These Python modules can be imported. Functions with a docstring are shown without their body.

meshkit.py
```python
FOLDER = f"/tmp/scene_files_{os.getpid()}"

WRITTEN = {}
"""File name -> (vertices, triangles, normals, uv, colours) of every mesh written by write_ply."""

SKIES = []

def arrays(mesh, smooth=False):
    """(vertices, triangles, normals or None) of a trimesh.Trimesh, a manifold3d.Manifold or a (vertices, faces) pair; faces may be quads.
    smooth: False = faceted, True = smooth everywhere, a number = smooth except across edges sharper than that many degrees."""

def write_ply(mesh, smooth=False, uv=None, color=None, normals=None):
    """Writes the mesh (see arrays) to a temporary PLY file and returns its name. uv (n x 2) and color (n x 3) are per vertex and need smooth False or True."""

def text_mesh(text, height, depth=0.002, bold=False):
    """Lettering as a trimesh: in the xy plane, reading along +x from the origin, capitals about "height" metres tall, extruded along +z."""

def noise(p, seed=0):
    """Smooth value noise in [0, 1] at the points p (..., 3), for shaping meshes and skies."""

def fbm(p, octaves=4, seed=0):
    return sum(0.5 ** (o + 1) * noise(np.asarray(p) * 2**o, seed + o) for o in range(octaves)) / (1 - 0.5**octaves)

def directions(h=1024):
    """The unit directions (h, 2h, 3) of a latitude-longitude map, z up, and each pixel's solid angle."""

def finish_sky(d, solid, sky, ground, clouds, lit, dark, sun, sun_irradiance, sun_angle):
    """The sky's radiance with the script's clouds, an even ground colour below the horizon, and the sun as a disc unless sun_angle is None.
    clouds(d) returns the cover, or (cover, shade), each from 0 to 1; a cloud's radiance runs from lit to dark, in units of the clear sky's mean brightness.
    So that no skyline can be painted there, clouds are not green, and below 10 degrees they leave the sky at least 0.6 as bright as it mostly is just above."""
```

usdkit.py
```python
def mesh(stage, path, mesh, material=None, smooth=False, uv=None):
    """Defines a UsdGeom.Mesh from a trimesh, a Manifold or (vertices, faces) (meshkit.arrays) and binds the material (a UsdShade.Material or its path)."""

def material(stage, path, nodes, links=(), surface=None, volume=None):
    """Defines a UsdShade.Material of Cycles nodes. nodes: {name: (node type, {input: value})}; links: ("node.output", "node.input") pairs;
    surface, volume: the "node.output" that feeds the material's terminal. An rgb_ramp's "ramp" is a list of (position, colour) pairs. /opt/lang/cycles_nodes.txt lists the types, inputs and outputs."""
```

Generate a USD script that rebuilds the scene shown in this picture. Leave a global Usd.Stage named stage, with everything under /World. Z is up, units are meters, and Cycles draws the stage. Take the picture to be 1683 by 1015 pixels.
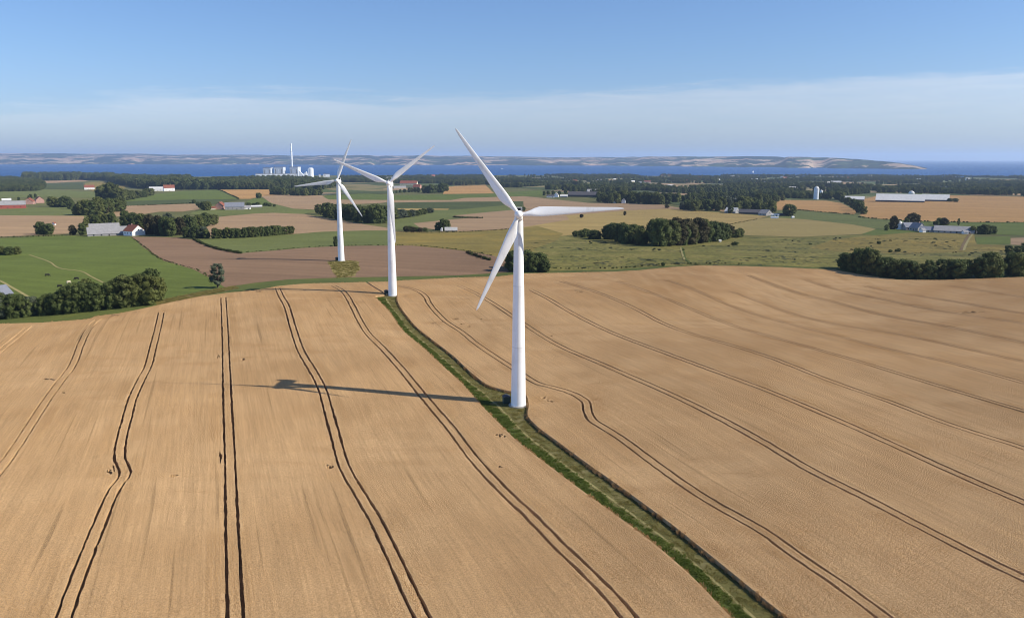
import math, random
import numpy as np
import shapely
import trimesh
import manifold3d as m3
import mapbox_earcut
from scipy.interpolate import RectBivariateSpline, PchipInterpolator, CubicSpline
from shapely.geometry import Polygon, LineString, Point, box as sbox
from shapely.ops import unary_union
from pxr import Gf, Sdf, Usd, UsdGeom, UsdLux, UsdShade, Vt
import usdkit, meshkit

stage = Usd.Stage.CreateInMemory()
UsdGeom.SetStageUpAxis(stage, 'Z')
UsdGeom.SetStageMetersPerUnit(stage, 1.0)
UsdGeom.Xform.Define(stage, '/World')
UsdGeom.Scope.Define(stage, '/World/Looks')
PI = math.pi

# ------------------------------------------------------------------ camera, sky, sun, exposure
PW, PH, FPX, EYE_ROW = 1683.0, 1015.0, 1296.0, 261.0
PITCH = math.atan((PH / 2 - EYE_ROW) / FPX)
CZ = 58.5
SEA = -58.0
cam = UsdGeom.Camera.Define(stage, '/World/camera')
cam.CreateFocalLengthAttr(28.0)
cam.CreateHorizontalApertureAttr(28.0 * PW / FPX)
cam.CreateVerticalApertureAttr(28.0 * PH / FPX)
cam.CreateClippingRangeAttr(Gf.Vec2f(1.0, 200000.0))
cam.CreateExposureAttr(0.32)
cam.AddTranslateOp().Set(Gf.Vec3d(0, 0, CZ))
cam.AddRotateXYZOp().Set(Gf.Vec3f(90 - math.degrees(PITCH), 0, 0))

SUN_DIR = np.array([0.982, -0.189, 0.0]); SUN_DIR /= np.linalg.norm(SUN_DIR)
SUN_EL = math.radians(35.6)
SUN_ROT = math.atan2(SUN_DIR[0], SUN_DIR[1])
sun = UsdLux.DistantLight.Define(stage, '/World/sun')
sun.CreateIntensityAttr(1.2)
sun.CreateAngleAttr(0.5)
sun.CreateNormalizeAttr(True)
sun.CreateColorAttr(Gf.Vec3f(1.0, 0.93, 0.82))
_s = np.array([SUN_DIR[0] * math.cos(SUN_EL), SUN_DIR[1] * math.cos(SUN_EL), math.sin(SUN_EL)])
sun.AddOrientOp().Set(Gf.Quatf(Gf.Rotation(Gf.Vec3d(0, 0, 1), Gf.Vec3d(*map(float, _s))).GetQuat()))

dome = UsdLux.DomeLight.Define(stage, '/World/sky')
SKY_STRENGTH = 0.088
sky_m = usdkit.material(stage, '/World/Looks/sky', {
    's': ('sky_texture', {'sky_type': 'single_scattering', 'sun_disc': False, 'sun_elevation': SUN_EL, 'sun_rotation': SUN_ROT,
                          'altitude': 60.0, 'air_density': 1.0, 'aerosol_density': 0.6, 'ozone_density': 1.6}),
    'tc': ('texture_coordinate', {}),
    'sep': ('separate_xyz', {}),
    # a bank of thin cirrus low in the sky: its upper rim is ragged and rises slowly to the right
    'map': ('mapping', {'mapping_type': 'point', 'scale': (2.2, 2.2, 16.0)}),
    'n': ('noise_texture', {'scale': 1.7, 'detail': 6.0, 'roughness': 0.55, 'distortion': 0.6}),
    'map2': ('mapping', {'mapping_type': 'point', 'scale': (5.0, 5.0, 60.0)}),
    'n2': ('noise_texture', {'scale': 2.0, 'detail': 5.0, 'roughness': 0.6, 'distortion': 0.8}),
    'rise': ('math', {'math_type': 'multiply_add', 'value2': 0.028, 'value3': 0.082}),
    'wob': ('math', {'math_type': 'multiply_add', 'value2': 0.05, 'value3': -0.025}),
    'wob2': ('math', {'math_type': 'multiply_add', 'value2': 0.022, 'value3': -0.011}),
    'e1': ('math', {'math_type': 'add'}),
    'e2': ('math', {'math_type': 'add'}),
    'd': ('math', {'math_type': 'subtract'}),
    'rim': ('map_range', {'range_type': 'smoothstep', 'from_min': -0.004, 'from_max': 0.016, 'to_min': 0.0, 'to_max': 0.62, 'clamp': True}),
    'low': ('map_range', {'range_type': 'smoothstep', 'from_min': -0.03, 'from_max': 0.075, 'to_min': 0.12, 'to_max': 1.0, 'clamp': True}),
    'tex': ('map_range', {'from_min': 0.3, 'from_max': 0.7, 'to_min': 0.75, 'to_max': 1.1, 'clamp': True}),
    'm1': ('math', {'math_type': 'multiply'}),
    'm2': ('math', {'math_type': 'multiply'}),
    'tr': ('rgb_ramp', {'ramp': [(0.0, (0.74, 0.92, 1.36)), (0.06, (0.76, 0.92, 1.30)), (0.12, (0.745, 0.935, 1.27)), (0.3, (0.75, 0.94, 1.27)), (1.0, (0.77, 0.93, 1.2))]}),
    'tint': ('mix', {'mix_type': 'multiply', 'fac': 1.0}),
    'white': ('hsv', {'saturation': 0.42, 'value': 1.10}),
    'mix': ('mix', {'mix_type': 'mix'}),
    'bg': ('background_shader', {'strength': SKY_STRENGTH}),
}, [('tc.generated', 'sep.vector'), ('tc.generated', 'map.vector'), ('tc.generated', 'map2.vector'), ('map.vector', 'n.vector'), ('map2.vector', 'n2.vector'),
    ('sep.x', 'rise.value1'), ('n.fac', 'wob.value1'), ('n2.fac', 'wob2.value1'), ('rise.value', 'e1.value1'), ('wob.value', 'e1.value2'),
    ('e1.value', 'e2.value1'), ('wob2.value', 'e2.value2'), ('e2.value', 'd.value1'), ('sep.z', 'd.value2'), ('d.value', 'rim.value'),
    ('sep.z', 'low.value'), ('n2.fac', 'tex.value'), ('rim.result', 'm1.value1'), ('tex.result', 'm1.value2'), ('m1.value', 'm2.value1'), ('low.result', 'm2.value2'),
    ('s.color', 'tint.color1'), ('sep.z', 'tr.fac'), ('tr.color', 'tint.color2'), ('tint.color', 'white.color'), ('tint.color', 'mix.color1'), ('white.color', 'mix.color2'), ('m2.value', 'mix.fac'), ('mix.color', 'bg.color')],
    surface='bg.background')
UsdShade.MaterialBindingAPI.Apply(dome.GetPrim()).Bind(sky_m)
HAZE_DENSITY = 3.8e-5

# ------------------------------------------------------------------ small helpers: prims, names, labels
USED = {}


def numbered(parent, name):
    key = (parent, name)
    k = USED.get(key, 0); USED[key] = k + 1
    return f'{parent}/{name}' + (f'_{k:03d}' if k else '')


def tag(prim, label=None, cat=None, group=None, kind=None):
    p = prim.GetPrim() if hasattr(prim, 'GetPrim') else prim
    for k, v in (('label', label), ('category', cat), ('group', group), ('kind', kind)):
        if v:
            p.SetCustomDataByKey(k, v)
    return p


def thing(name, label, cat, loc=(0, 0, 0), rz=0.0, group=None, kind=None):
    x = UsdGeom.Xform.Define(stage, numbered('/World', name))
    x.AddTranslateOp().Set(Gf.Vec3d(*map(float, loc)))
    if rz:
        x.AddRotateZOp().Set(math.degrees(rz))
    tag(x, label, cat, group, kind)
    return str(x.GetPath())


def part(name, mesh, mat, parent, smooth=False, label=None):
    m = usdkit.mesh(stage, numbered(parent, name), mesh, mat, smooth)
    if label:
        tag(m, label)
    return str(m.GetPath())


def raw_mesh(path, v, f, n, mat):
    m = UsdGeom.Mesh.Define(stage, path)
    m.CreatePointsAttr(Vt.Vec3fArray.FromNumpy(np.asarray(v, np.float32)))
    m.CreateFaceVertexCountsAttr(Vt.IntArray.FromNumpy(np.full(len(f), 3, np.int32)))
    m.CreateFaceVertexIndicesAttr(Vt.IntArray.FromNumpy(np.asarray(f, np.int32).ravel()))
    m.CreateSubdivisionSchemeAttr('none')
    if n is not None:
        m.CreateNormalsAttr(Vt.Vec3fArray.FromNumpy(np.asarray(n, np.float32)))
        m.SetNormalsInterpolation('vertex')
    if mat is not None:
        UsdShade.MaterialBindingAPI.Apply(m.GetPrim()).Bind(mat)
    return m


def box(cx, cy, cz, sx, sy, sz, rz=0.0):
    b = trimesh.creation.box([sx, sy, sz])
    if rz:
        b.apply_transform(trimesh.transformations.rotation_matrix(rz, [0, 0, 1]))
    b.apply_translation([cx, cy, cz])
    return b


def cat_mesh(*ms):
    return trimesh.util.concatenate(list(ms))


def frustum(z0, z1, r0, r1, n=16, cx=0.0, cy=0.0, cap=True):
    a = np.linspace(0, 2 * PI, n, endpoint=False)
    v = [[cx + r0 * math.cos(t), cy + r0 * math.sin(t), z0] for t in a] + [[cx + r1 * math.cos(t), cy + r1 * math.sin(t), z1] for t in a]
    f = []
    for i in range(n):
        j = (i + 1) % n
        f += [[i, j, n + j], [i, n + j, n + i]]
    if cap:
        v += [[cx, cy, z0], [cx, cy, z1]]
        for i in range(n):
            j = (i + 1) % n
            f += [[j, i, 2 * n], [n + i, n + j, 2 * n + 1]]
    return trimesh.Trimesh(v, f, process=False)


# ------------------------------------------------------------------ materials
def plain(name, col, rough=0.6, spec=0.3, metal=0.0, grime=0.12, scale=0.6, bump=0.0):
    nodes = {'g': ('geometry', {}), 'n': ('noise_texture', {'scale': scale, 'detail': 5.0, 'roughness': 0.6}),
             'r': ('rgb_ramp', {'ramp': [(0.25, tuple(c * (1 - grime) for c in col)), (0.75, tuple(min(1, c * (1 + grime * 0.4)) for c in col))]}),
             'p': ('principled_bsdf', {'roughness': rough, 'specular_ior_level': spec, 'metallic': metal})}
    return usdkit.material(stage, f'/World/Looks/{name}', nodes, [('g.position', 'n.vector'), ('n.fac', 'r.fac'), ('r.color', 'p.base_color')], surface='p.BSDF')


ROW_AZ = math.atan2(0.35036848, 0.93661194)      # the tramlines run this far to the left of north


def field(name, cols, scale=0.02, row=0.0, row_az=ROW_AZ, row_size=1.2, bump=0.25, bump_scale=2.0, fine=0.10, rough=0.9, band=0.0, band_size=12.0, dr=0.4, gaps=0.0):
    """Ground cover: broad patches of three tones, drill or mowing rows along row_az, fine grain and a rough relief."""
    a, b, c = cols
    nodes = {
        'g': ('geometry', {}),
        'n': ('noise_texture', {'scale': scale, 'detail': 6.0, 'roughness': 0.6, 'distortion': 0.4}),
        'r': ('rgb_ramp', {'ramp': [(0.28, a), (0.5, b), (0.72, c)]}),
        'rot': ('mapping', {'mapping_type': 'point', 'rotation': (0, 0, -row_az)}),
        'str': ('mapping', {'mapping_type': 'point', 'scale': (1.0 / row_size, 0.03 / row_size, 0.2)}),
        'rn': ('noise_texture', {'scale': 1.0, 'detail': 3.0, 'roughness': 0.6}),
        'rv': ('map_range', {'from_min': 0.3, 'from_max': 0.7, 'to_min': 1 - row, 'to_max': 1 + row, 'clamp': True}),
        'str2': ('mapping', {'mapping_type': 'point', 'scale': (1.0 / band_size, 0.012 / band_size, 0.02)}),
        'bn': ('noise_texture', {'scale': 1.0, 'detail': 2.0, 'roughness': 0.5}),
        'bv': ('map_range', {'from_min': 0.3, 'from_max': 0.7, 'to_min': 1 - band, 'to_max': 1 + band, 'clamp': True}),
        'fn': ('noise_texture', {'scale': bump_scale, 'detail': 4.0, 'roughness': 0.65}),
        'fv': ('map_range', {'from_min': 0.3, 'from_max': 0.7, 'to_min': 1 - fine, 'to_max': 1 + fine, 'clamp': True}),
        'x1': ('math', {'math_type': 'multiply'}), 'x2': ('math', {'math_type': 'multiply'}),
        'str3': ('mapping', {'mapping_type': 'point', 'scale': (1.0 / 1.3, 0.012, 0.02)}), 'gn': ('noise_texture', {'scale': 1.0, 'detail': 2.0}),
        'gv': ('map_range', {'from_min': 0.64, 'from_max': 0.70, 'to_min': 1.0, 'to_max': 1 - gaps, 'clamp': True}), 'x3': ('math', {'math_type': 'multiply'}),
        'cc': ('combine_color', {}),
        'mul': ('mix', {'mix_type': 'multiply', 'fac': 1.0}),
        'bmp': ('bump', {'strength': bump, 'distance': 0.3}),
        'p': ('principled_bsdf', {'roughness': rough, 'specular_ior_level': 0.1, 'diffuse_roughness': dr}),
    }
    links = [('g.position', 'n.vector'), ('n.fac', 'r.fac'), ('g.position', 'rot.vector'), ('rot.vector', 'str.vector'), ('str.vector', 'rn.vector'), ('rn.fac', 'rv.value'),
             ('rot.vector', 'str2.vector'), ('str2.vector', 'bn.vector'), ('bn.fac', 'bv.value'), ('g.position', 'fn.vector'), ('fn.fac', 'fv.value'),
             ('rv.result', 'x1.value1'), ('bv.result', 'x1.value2'), ('x1.value', 'x2.value1'), ('fv.result', 'x2.value2'),
             ('rot.vector', 'str3.vector'), ('str3.vector', 'gn.vector'), ('gn.fac', 'gv.value'), ('x2.value', 'x3.value1'), ('gv.result', 'x3.value2'), ('x3.value', 'cc.r'), ('x3.value', 'cc.g'), ('x3.value', 'cc.b'), ('r.color', 'mul.color1'), ('cc.color', 'mul.color2'), ('mul.color', 'p.base_color'),
             ('fn.fac', 'bmp.height'), ('bmp.normal', 'p.normal')]
    return usdkit.material(stage, f'/World/Looks/{name}', nodes, links, surface='p.BSDF')


def tri(c, d=0.14, g=0.0):
    """Three tones around one colour."""
    return (tuple(x * (1 - d) for x in c), c, tuple(x * (1 + d) for x in (c[0] * (1 + g), c[1], c[2] * (1 - g))))


M = {}
M['wheat'] = field('ripe_wheat', tri((0.43, 0.275, 0.134), 0.10), scale=0.02, row=0.15, row_size=0.42, bump=0.45, bump_scale=3.6, fine=0.30, gaps=0.30, band=0.07, band_size=2.6)
M['soil'] = field('tramline_soil', tri((0.21, 0.135, 0.066), 0.3), scale=0.4, bump=0.4, fine=0.2)
M['land'] = field('rough_land', tri((0.11, 0.11, 0.036), 0.22, 0.1), scale=0.01, bump=0.4, bump_scale=0.5)
M['pasture'] = field('green_pasture', tri((0.098, 0.122, 0.0240), 0.12), scale=0.03, band=0.12, band_size=5, row_az=1.1, fine=0.16, bump_scale=1.0)
M['pasture2'] = field('pale_green_grass', tri((0.115, 0.128, 0.036), 0.12), scale=0.012, band=0.06, band_size=10, row_az=1.3, bump_scale=0.6)
M['darkgreen'] = field('dark_green_crop', tri((0.065, 0.078, 0.024), 0.15), scale=0.012, band=0.08, band_size=10, row_az=1.4, bump_scale=0.6)
M['olive'] = field('olive_meadow', tri((0.19, 0.147, 0.038), 0.22, 0.12), scale=0.02, band=0.2, band_size=6, row_az=1.45, fine=0.2, bump_scale=0.5)
M['meadow'] = field('rough_meadow', ((0.092, 0.092, 0.024), (0.158, 0.142, 0.037), (0.22, 0.178, 0.056)), scale=0.045, band=0.32, band_size=4, row_az=1.5, fine=0.3, bump=0.6, bump_scale=0.4)
M['brown'] = field('brown_stubble', tri((0.198, 0.123, 0.071), 0.09), scale=0.012, row=0.10, row_size=2.0, band=0.10, band_size=6, row_az=1.25, fine=0.1, bump_scale=1.0)
M['tan'] = field('tan_stubble', tri((0.285, 0.19, 0.104), 0.08), scale=0.008, row=0.05, row_size=4, band=0.13, band_size=9, row_az=1.4, fine=0.08, bump_scale=0.6)
M['rose'] = field('pinkish_stubble', tri((0.37, 0.212, 0.076), 0.09), scale=0.008, row=0.05, row_size=4, band=0.15, band_size=9, row_az=1.15, fine=0.08, bump_scale=0.6)
M['gold'] = field('golden_barley', tri((0.3, 0.213, 0.072), 0.12), scale=0.01, band=0.15, band_size=8, row_az=1.45, fine=0.1, bump_scale=0.6)
M['mown'] = field('mown_hay', tri((0.262, 0.2, 0.07), 0.08), scale=0.012, band=0.05, band_size=10, row_az=1.2, fine=0.08, bump_scale=0.6)
M['strip'] = field('strip_grass', ((0.075, 0.072, 0.02), (0.125, 0.112, 0.036), (0.19, 0.16, 0.07)), scale=0.25, row=0.15, row_size=0.8, fine=0.3, bump=0.6)
M['weeds'] = field('green_weeds', tri((0.08, 0.098, 0.023), 0.3), scale=0.3, fine=0.35, bump=0.8)
M['margin'] = field('field_margin', tri((0.085, 0.1, 0.026), 0.2, 0.1), scale=0.06, fine=0.15, band=0.1, band_size=2.0, row_az=1.5)
M['rust'] = field('rusty_weeds', tri((0.17, 0.12, 0.06), 0.3), scale=0.15, fine=0.25, bump=0.8)
M['path'] = field('mown_path', tri((0.27, 0.23, 0.095), 0.12), scale=0.2)
M['straw'] = field('dry_grass', ((0.13, 0.11, 0.035), (0.22, 0.175, 0.06), (0.28, 0.22, 0.09)), scale=0.35, fine=0.3, bump=0.9)
M['town'] = usdkit.material(stage, '/World/Looks/coastal_plots', {
    'g': ('geometry', {}), 'mp': ('mapping', {'mapping_type': 'point', 'scale': (1 / 130.0, 1 / 170.0, 0.0), 'rotation': (0, 0, 0.3)}), 'v': ('voronoi_texture', {'scale': 1.0}), 'sc': ('separate_color', {}),
    'r': ('rgb_ramp', {'interpolate': False, 'ramp': [(0.0, (0.06, 0.075, 0.024)), (0.26, (0.09, 0.11, 0.035)), (0.48, (0.30, 0.20, 0.11)), (0.62, (0.07, 0.085, 0.028)), (0.76, (0.20, 0.165, 0.07)), (0.88, (0.10, 0.10, 0.06))]}),
    'p': ('principled_bsdf', {'roughness': 0.9, 'specular_ior_level': 0.1})},
    [('g.position', 'mp.vector'), ('mp.vector', 'v.vector'), ('v.color', 'sc.color'), ('sc.r', 'r.fac'), ('r.color', 'p.base_color')], surface='p.BSDF')

M['white'] = usdkit.material(stage, '/World/Looks/turbine_white', {
    'g': ('geometry', {}), 'mp': ('mapping', {'mapping_type': 'point', 'scale': (2.2, 2.2, 0.10)}), 'n': ('noise_texture', {'scale': 1.0, 'detail': 5.0, 'roughness': 0.65}), 'n2': ('noise_texture', {'scale': 0.22, 'detail': 3.0}),
    'a': ('math', {'math_type': 'multiply'}), 'r': ('rgb_ramp', {'ramp': [(0.12, (0.66, 0.655, 0.63)), (0.24, (0.80, 0.80, 0.785)), (0.5, (0.82, 0.82, 0.81))]}), 'p': ('principled_bsdf', {'roughness': 0.42, 'specular_ior_level': 0.4})},
    [('g.position', 'mp.vector'), ('mp.vector', 'n.vector'), ('g.position', 'n2.vector'), ('n.fac', 'a.value1'), ('n2.fac', 'a.value2'), ('a.value', 'r.fac'), ('r.color', 'p.base_color')], surface='p.BSDF')
M['seam'] = plain('tower_seam', (0.68, 0.68, 0.67), 0.5)
M['grille'] = plain('black_grille', (0.015, 0.015, 0.015), 0.6)
M['concrete'] = plain('concrete', (0.36, 0.34, 0.30), 0.9)
M['kiosk'] = plain('kiosk_green', (0.04, 0.06, 0.045), 0.6)
M['render'] = plain('white_render', (0.78, 0.76, 0.72), 0.8, grime=0.08)
M['cream'] = plain('cream_render', (0.62, 0.55, 0.42), 0.8)
M['redwall'] = plain('red_painted_wall', (0.33, 0.085, 0.06), 0.7)
M['pinkbrick'] = plain('pale_brick', (0.46, 0.27, 0.21), 0.85)
M['greywall'] = plain('grey_wall', (0.30, 0.29, 0.28), 0.8)
M['darkwall'] = plain('dark_wall', (0.055, 0.05, 0.05), 0.8)
M['greyroof'] = plain('grey_sheet_roof', (0.30, 0.29, 0.285), 0.7, grime=0.25, scale=0.4)
M['blueroof'] = plain('slate_blue_roof', (0.21, 0.22, 0.25), 0.6, grime=0.25, scale=0.4)
M['darkroof'] = plain('dark_roof', (0.085, 0.08, 0.085), 0.7, grime=0.2)
M['redroof'] = plain('red_tile_roof', (0.25, 0.085, 0.05), 0.85, grime=0.25, scale=0.8)
M['whiteroof'] = plain('pale_sheet_roof', (0.62, 0.61, 0.58), 0.6, grime=0.15, scale=0.2)
M['glass'] = plain('window_dark', (0.025, 0.03, 0.035), 0.15, 0.5)
M['plant_pale'] = plain('power_station_cladding', (0.62, 0.66, 0.70), 0.6, scale=0.02)
M['plant_light'] = plain('power_station_white', (0.80, 0.82, 0.84), 0.6, scale=0.02)
M['rubber'] = plain('rubber', (0.02, 0.02, 0.02), 0.8)
M['bark'] = plain('bark', (0.09, 0.065, 0.045), 0.9, scale=4)
M['cow_black'] = plain('black_hide', (0.018, 0.015, 0.013), 0.7)
M['cow_pale'] = plain('pale_hide', (0.55, 0.47, 0.33), 0.7)
M['sail'] = plain('sail_cloth', (0.8, 0.8, 0.78), 0.8)


def leaf_material(name, lo, hi):
    nodes = {'oi': ('object_info', {}), 'g': ('geometry', {}), 'n': ('noise_texture', {'scale': 0.09, 'detail': 3.0}),
             'a': ('math', {'math_type': 'multiply_add', 'value2': 0.55, 'value3': -0.05}), 'b': ('math', {'math_type': 'multiply_add', 'value2': 0.35, 'value3': 0.0}),
             's': ('math', {'math_type': 'add'}), 's2': ('math', {'math_type': 'multiply_add', 'value2': 0.45}),
             'r': ('rgb_ramp', {'ramp': [(0.1, lo), (0.55, tuple((x + y) / 2 for x, y in zip(lo, hi))), (1.0, hi)]}),
             'p': ('principled_bsdf', {'roughness': 0.7, 'specular_ior_level': 0.2}), 't': ('translucent_bsdf', {}), 'mx': ('mix_closure', {'fac': 0.30})}
    return usdkit.material(stage, f'/World/Looks/{name}', nodes, [('g.position', 'n.vector'), ('n.fac', 's2.value1'), ('oi.random', 'b.value1'), ('b.value', 's2.value3'),
                           ('g.random_per_island', 'a.value1'), ('s2.value', 's.value1'), ('a.value', 's.value2'), ('s.value', 'r.fac'), ('r.color', 'p.base_color'),
                           ('r.color', 't.color'), ('p.BSDF', 'mx.closure1'), ('t.BSDF', 'mx.closure2')], surface='mx.closure')


M['leaf'] = leaf_material('broad_leaves', (0.06, 0.074, 0.019), (0.225, 0.24, 0.062))
M['leaf_dark'] = leaf_material('dark_leaves', (0.052, 0.072, 0.020), (0.165, 0.195, 0.054))
M['leaf_light'] = leaf_material('light_leaves', (0.075, 0.09, 0.025), (0.23, 0.24, 0.075))
M['leaf_red'] = leaf_material('copper_leaves', (0.045, 0.040, 0.016), (0.12, 0.105, 0.042))
M['leaf_grey'] = leaf_material('willow_leaves', (0.06, 0.075, 0.045), (0.17, 0.19, 0.11))
M['grassblade'] = leaf_material('tall_grass', (0.05, 0.075, 0.018), (0.15, 0.19, 0.05))
M['wheatear'] = plain('wheat_ears', (0.46, 0.305, 0.165), 0.9, 0.1, grime=0.12, scale=0.8)

# ------------------------------------------------------------------ terrain
ALONG = np.array([-0.35036848, 0.93661194]); PERP = np.array([0.93661194, 0.35036848])
GW = np.arange(-160, 481, 40); GA = np.arange(0, 421, 30)
GRID = np.array([
    [0.0, 0.0, -0.3, -0.8, -1.1, -1.0, -0.9, -1.2, -1.8, -2.1, -2.0, -2.1, -2.1, -2.0, -1.8], [0.0, 0.0, -0.3, -0.9, -1.1, -1.0, -0.9, -1.2, -1.9, -2.2, -2.1, -2.0, -1.8, -1.5, -1.3],
    [0.0, 0.0, -0.2, -0.7, -0.9, -1.0, -1.0, -1.2, -1.7, -1.5, -1.6, -1.2, -0.8, -0.5, -0.4], [0.0, 0.0, 0.2, 0.6, 0.3, -0.3, -0.2, 0.1, -0.2, 1.0, 1.8, 1.3, 1.3, 1.1, 0.9],
    [0.0, -0.1, 0.4, 0.6, 0.0, -1.0, 0.3, 1.2, 0.9, 1.6, 2.6, 3.0, 2.6, 2.2, 1.9], [0.0, -0.1, 0.4, 0.8, -0.3, -0.9, 0.2, 0.7, 0.6, 1.3, 3.0, 3.4, 2.8, 2.3, 2.0],
    [0.0, 0.0, 0.1, 0.6, -0.4, 0.0, -0.3, -1.0, -1.2, -0.9, 1.3, 2.2, 1.8, 1.6, 1.6], [0.0, 0.0, 0.4, 0.4, 0.6, 0.8, 0.3, -0.7, -1.4, -0.5, 1.3, 1.6, 1.2, 1.3, 1.5],
    [0.0, 0.0, 0.1, 0.3, -0.2, -0.3, 0.0, -0.7, -1.3, 0.4, 1.6, 1.4, 1.3, 1.7, 2.0], [0.0, 0.0, 0.0, -0.1, -0.5, -0.8, -1.4, -2.3, -3.1, -2.4, 0.1, 1.3, 2.1, 2.5, 2.8],
    [0.0, 0.0, -0.1, -0.4, -0.9, -1.5, -2.1, -2.8, -4.2, -4.0, -2.6, 0.3, 2.3, 3.0, 3.4], [0.0, 0.0, -0.1, -0.3, -0.5, -0.8, -0.8, -1.5, -2.8, -3.0, -2.6, 0.0, 1.8, 2.8, 3.4],
    [0.0, 0.0, 0.0, 0.0, 0.0, 0.0, -0.1, -0.6, -0.8, -1.1, -1.8, -0.6, 1.1, 2.5, 3.4], [0.0, 0.0, 0.1, 0.3, 0.5, 0.9, 1.2, 1.5, 1.7, 1.5, 1.3, 1.2, 1.9, 2.8, 3.6],
    [0.0, 0.0, 0.1, 0.5, 0.9, 1.5, 2.0, 2.5, 2.8, 2.9, 2.8, 2.8, 3.1, 3.6, 4.1], [0.0, 0.0, 0.2, 0.6, 1.2, 1.9, 2.5, 3.0, 3.4, 3.7, 3.9, 3.9, 4.1, 4.4, 4.7],
    [0.0, 0.0, 0.2, 0.7, 1.4, 2.1, 2.7, 3.2, 3.7, 4.1, 4.4, 4.6, 4.8, 5.0, 5.3]])
NEAR = RectBivariateSpline(GW, GA, GRID, kx=3, ky=3)
FAR = PchipInterpolator([0, 350, 450, 600, 800, 1000, 1500, 2500, 4000, 5000, 5500, 5800, 6200, 8000, 20000],
                        [0, 0, 0.5, -4, -9, -13.5, -22, -34, -47, -53.5, -56.0, -58.6, -62, -66, -70])


def sstep(a, b, x):
    t = np.clip((x - a) / (b - a), 0, 1)
    return t * t * (3 - 2 * t)


def H(x, y):
    x = np.asarray(x, float); y = np.asarray(y, float)
    w = x * PERP[0] + y * PERP[1]; a = x * ALONG[0] + y * ALONG[1]
    r = np.hypot(x, y)
    near = NEAR.ev(np.clip(w, -160, 480), np.clip(a, 0, 420))
    roll = (np.sin(x / 210 + 1.3) * np.sin(y / 260 + 0.4) * 2.0 + np.sin(x / 95 - y / 140 + 2.0) * 0.8) * sstep(480, 900, r) * (1 - sstep(4300, 5200, r))
    far = FAR(np.clip(r + 130 * np.sin(np.arctan2(x, np.maximum(y, 1e-6)) * 9.0) * sstep(4500, 5600, r), 0, 20000)) + roll
    t = sstep(400, 620, r)
    return near * (1 - t) + far * t


def Hn(x, y, e=1.0):
    hx = (H(x + e, y) - H(x - e, y)) / (2 * e); hy = (H(x, y + e) - H(x, y - e)) / (2 * e)
    n = np.stack([-hx, -hy, np.ones_like(hx)], -1)
    return n / np.linalg.norm(n, axis=-1, keepdims=True)


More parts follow.
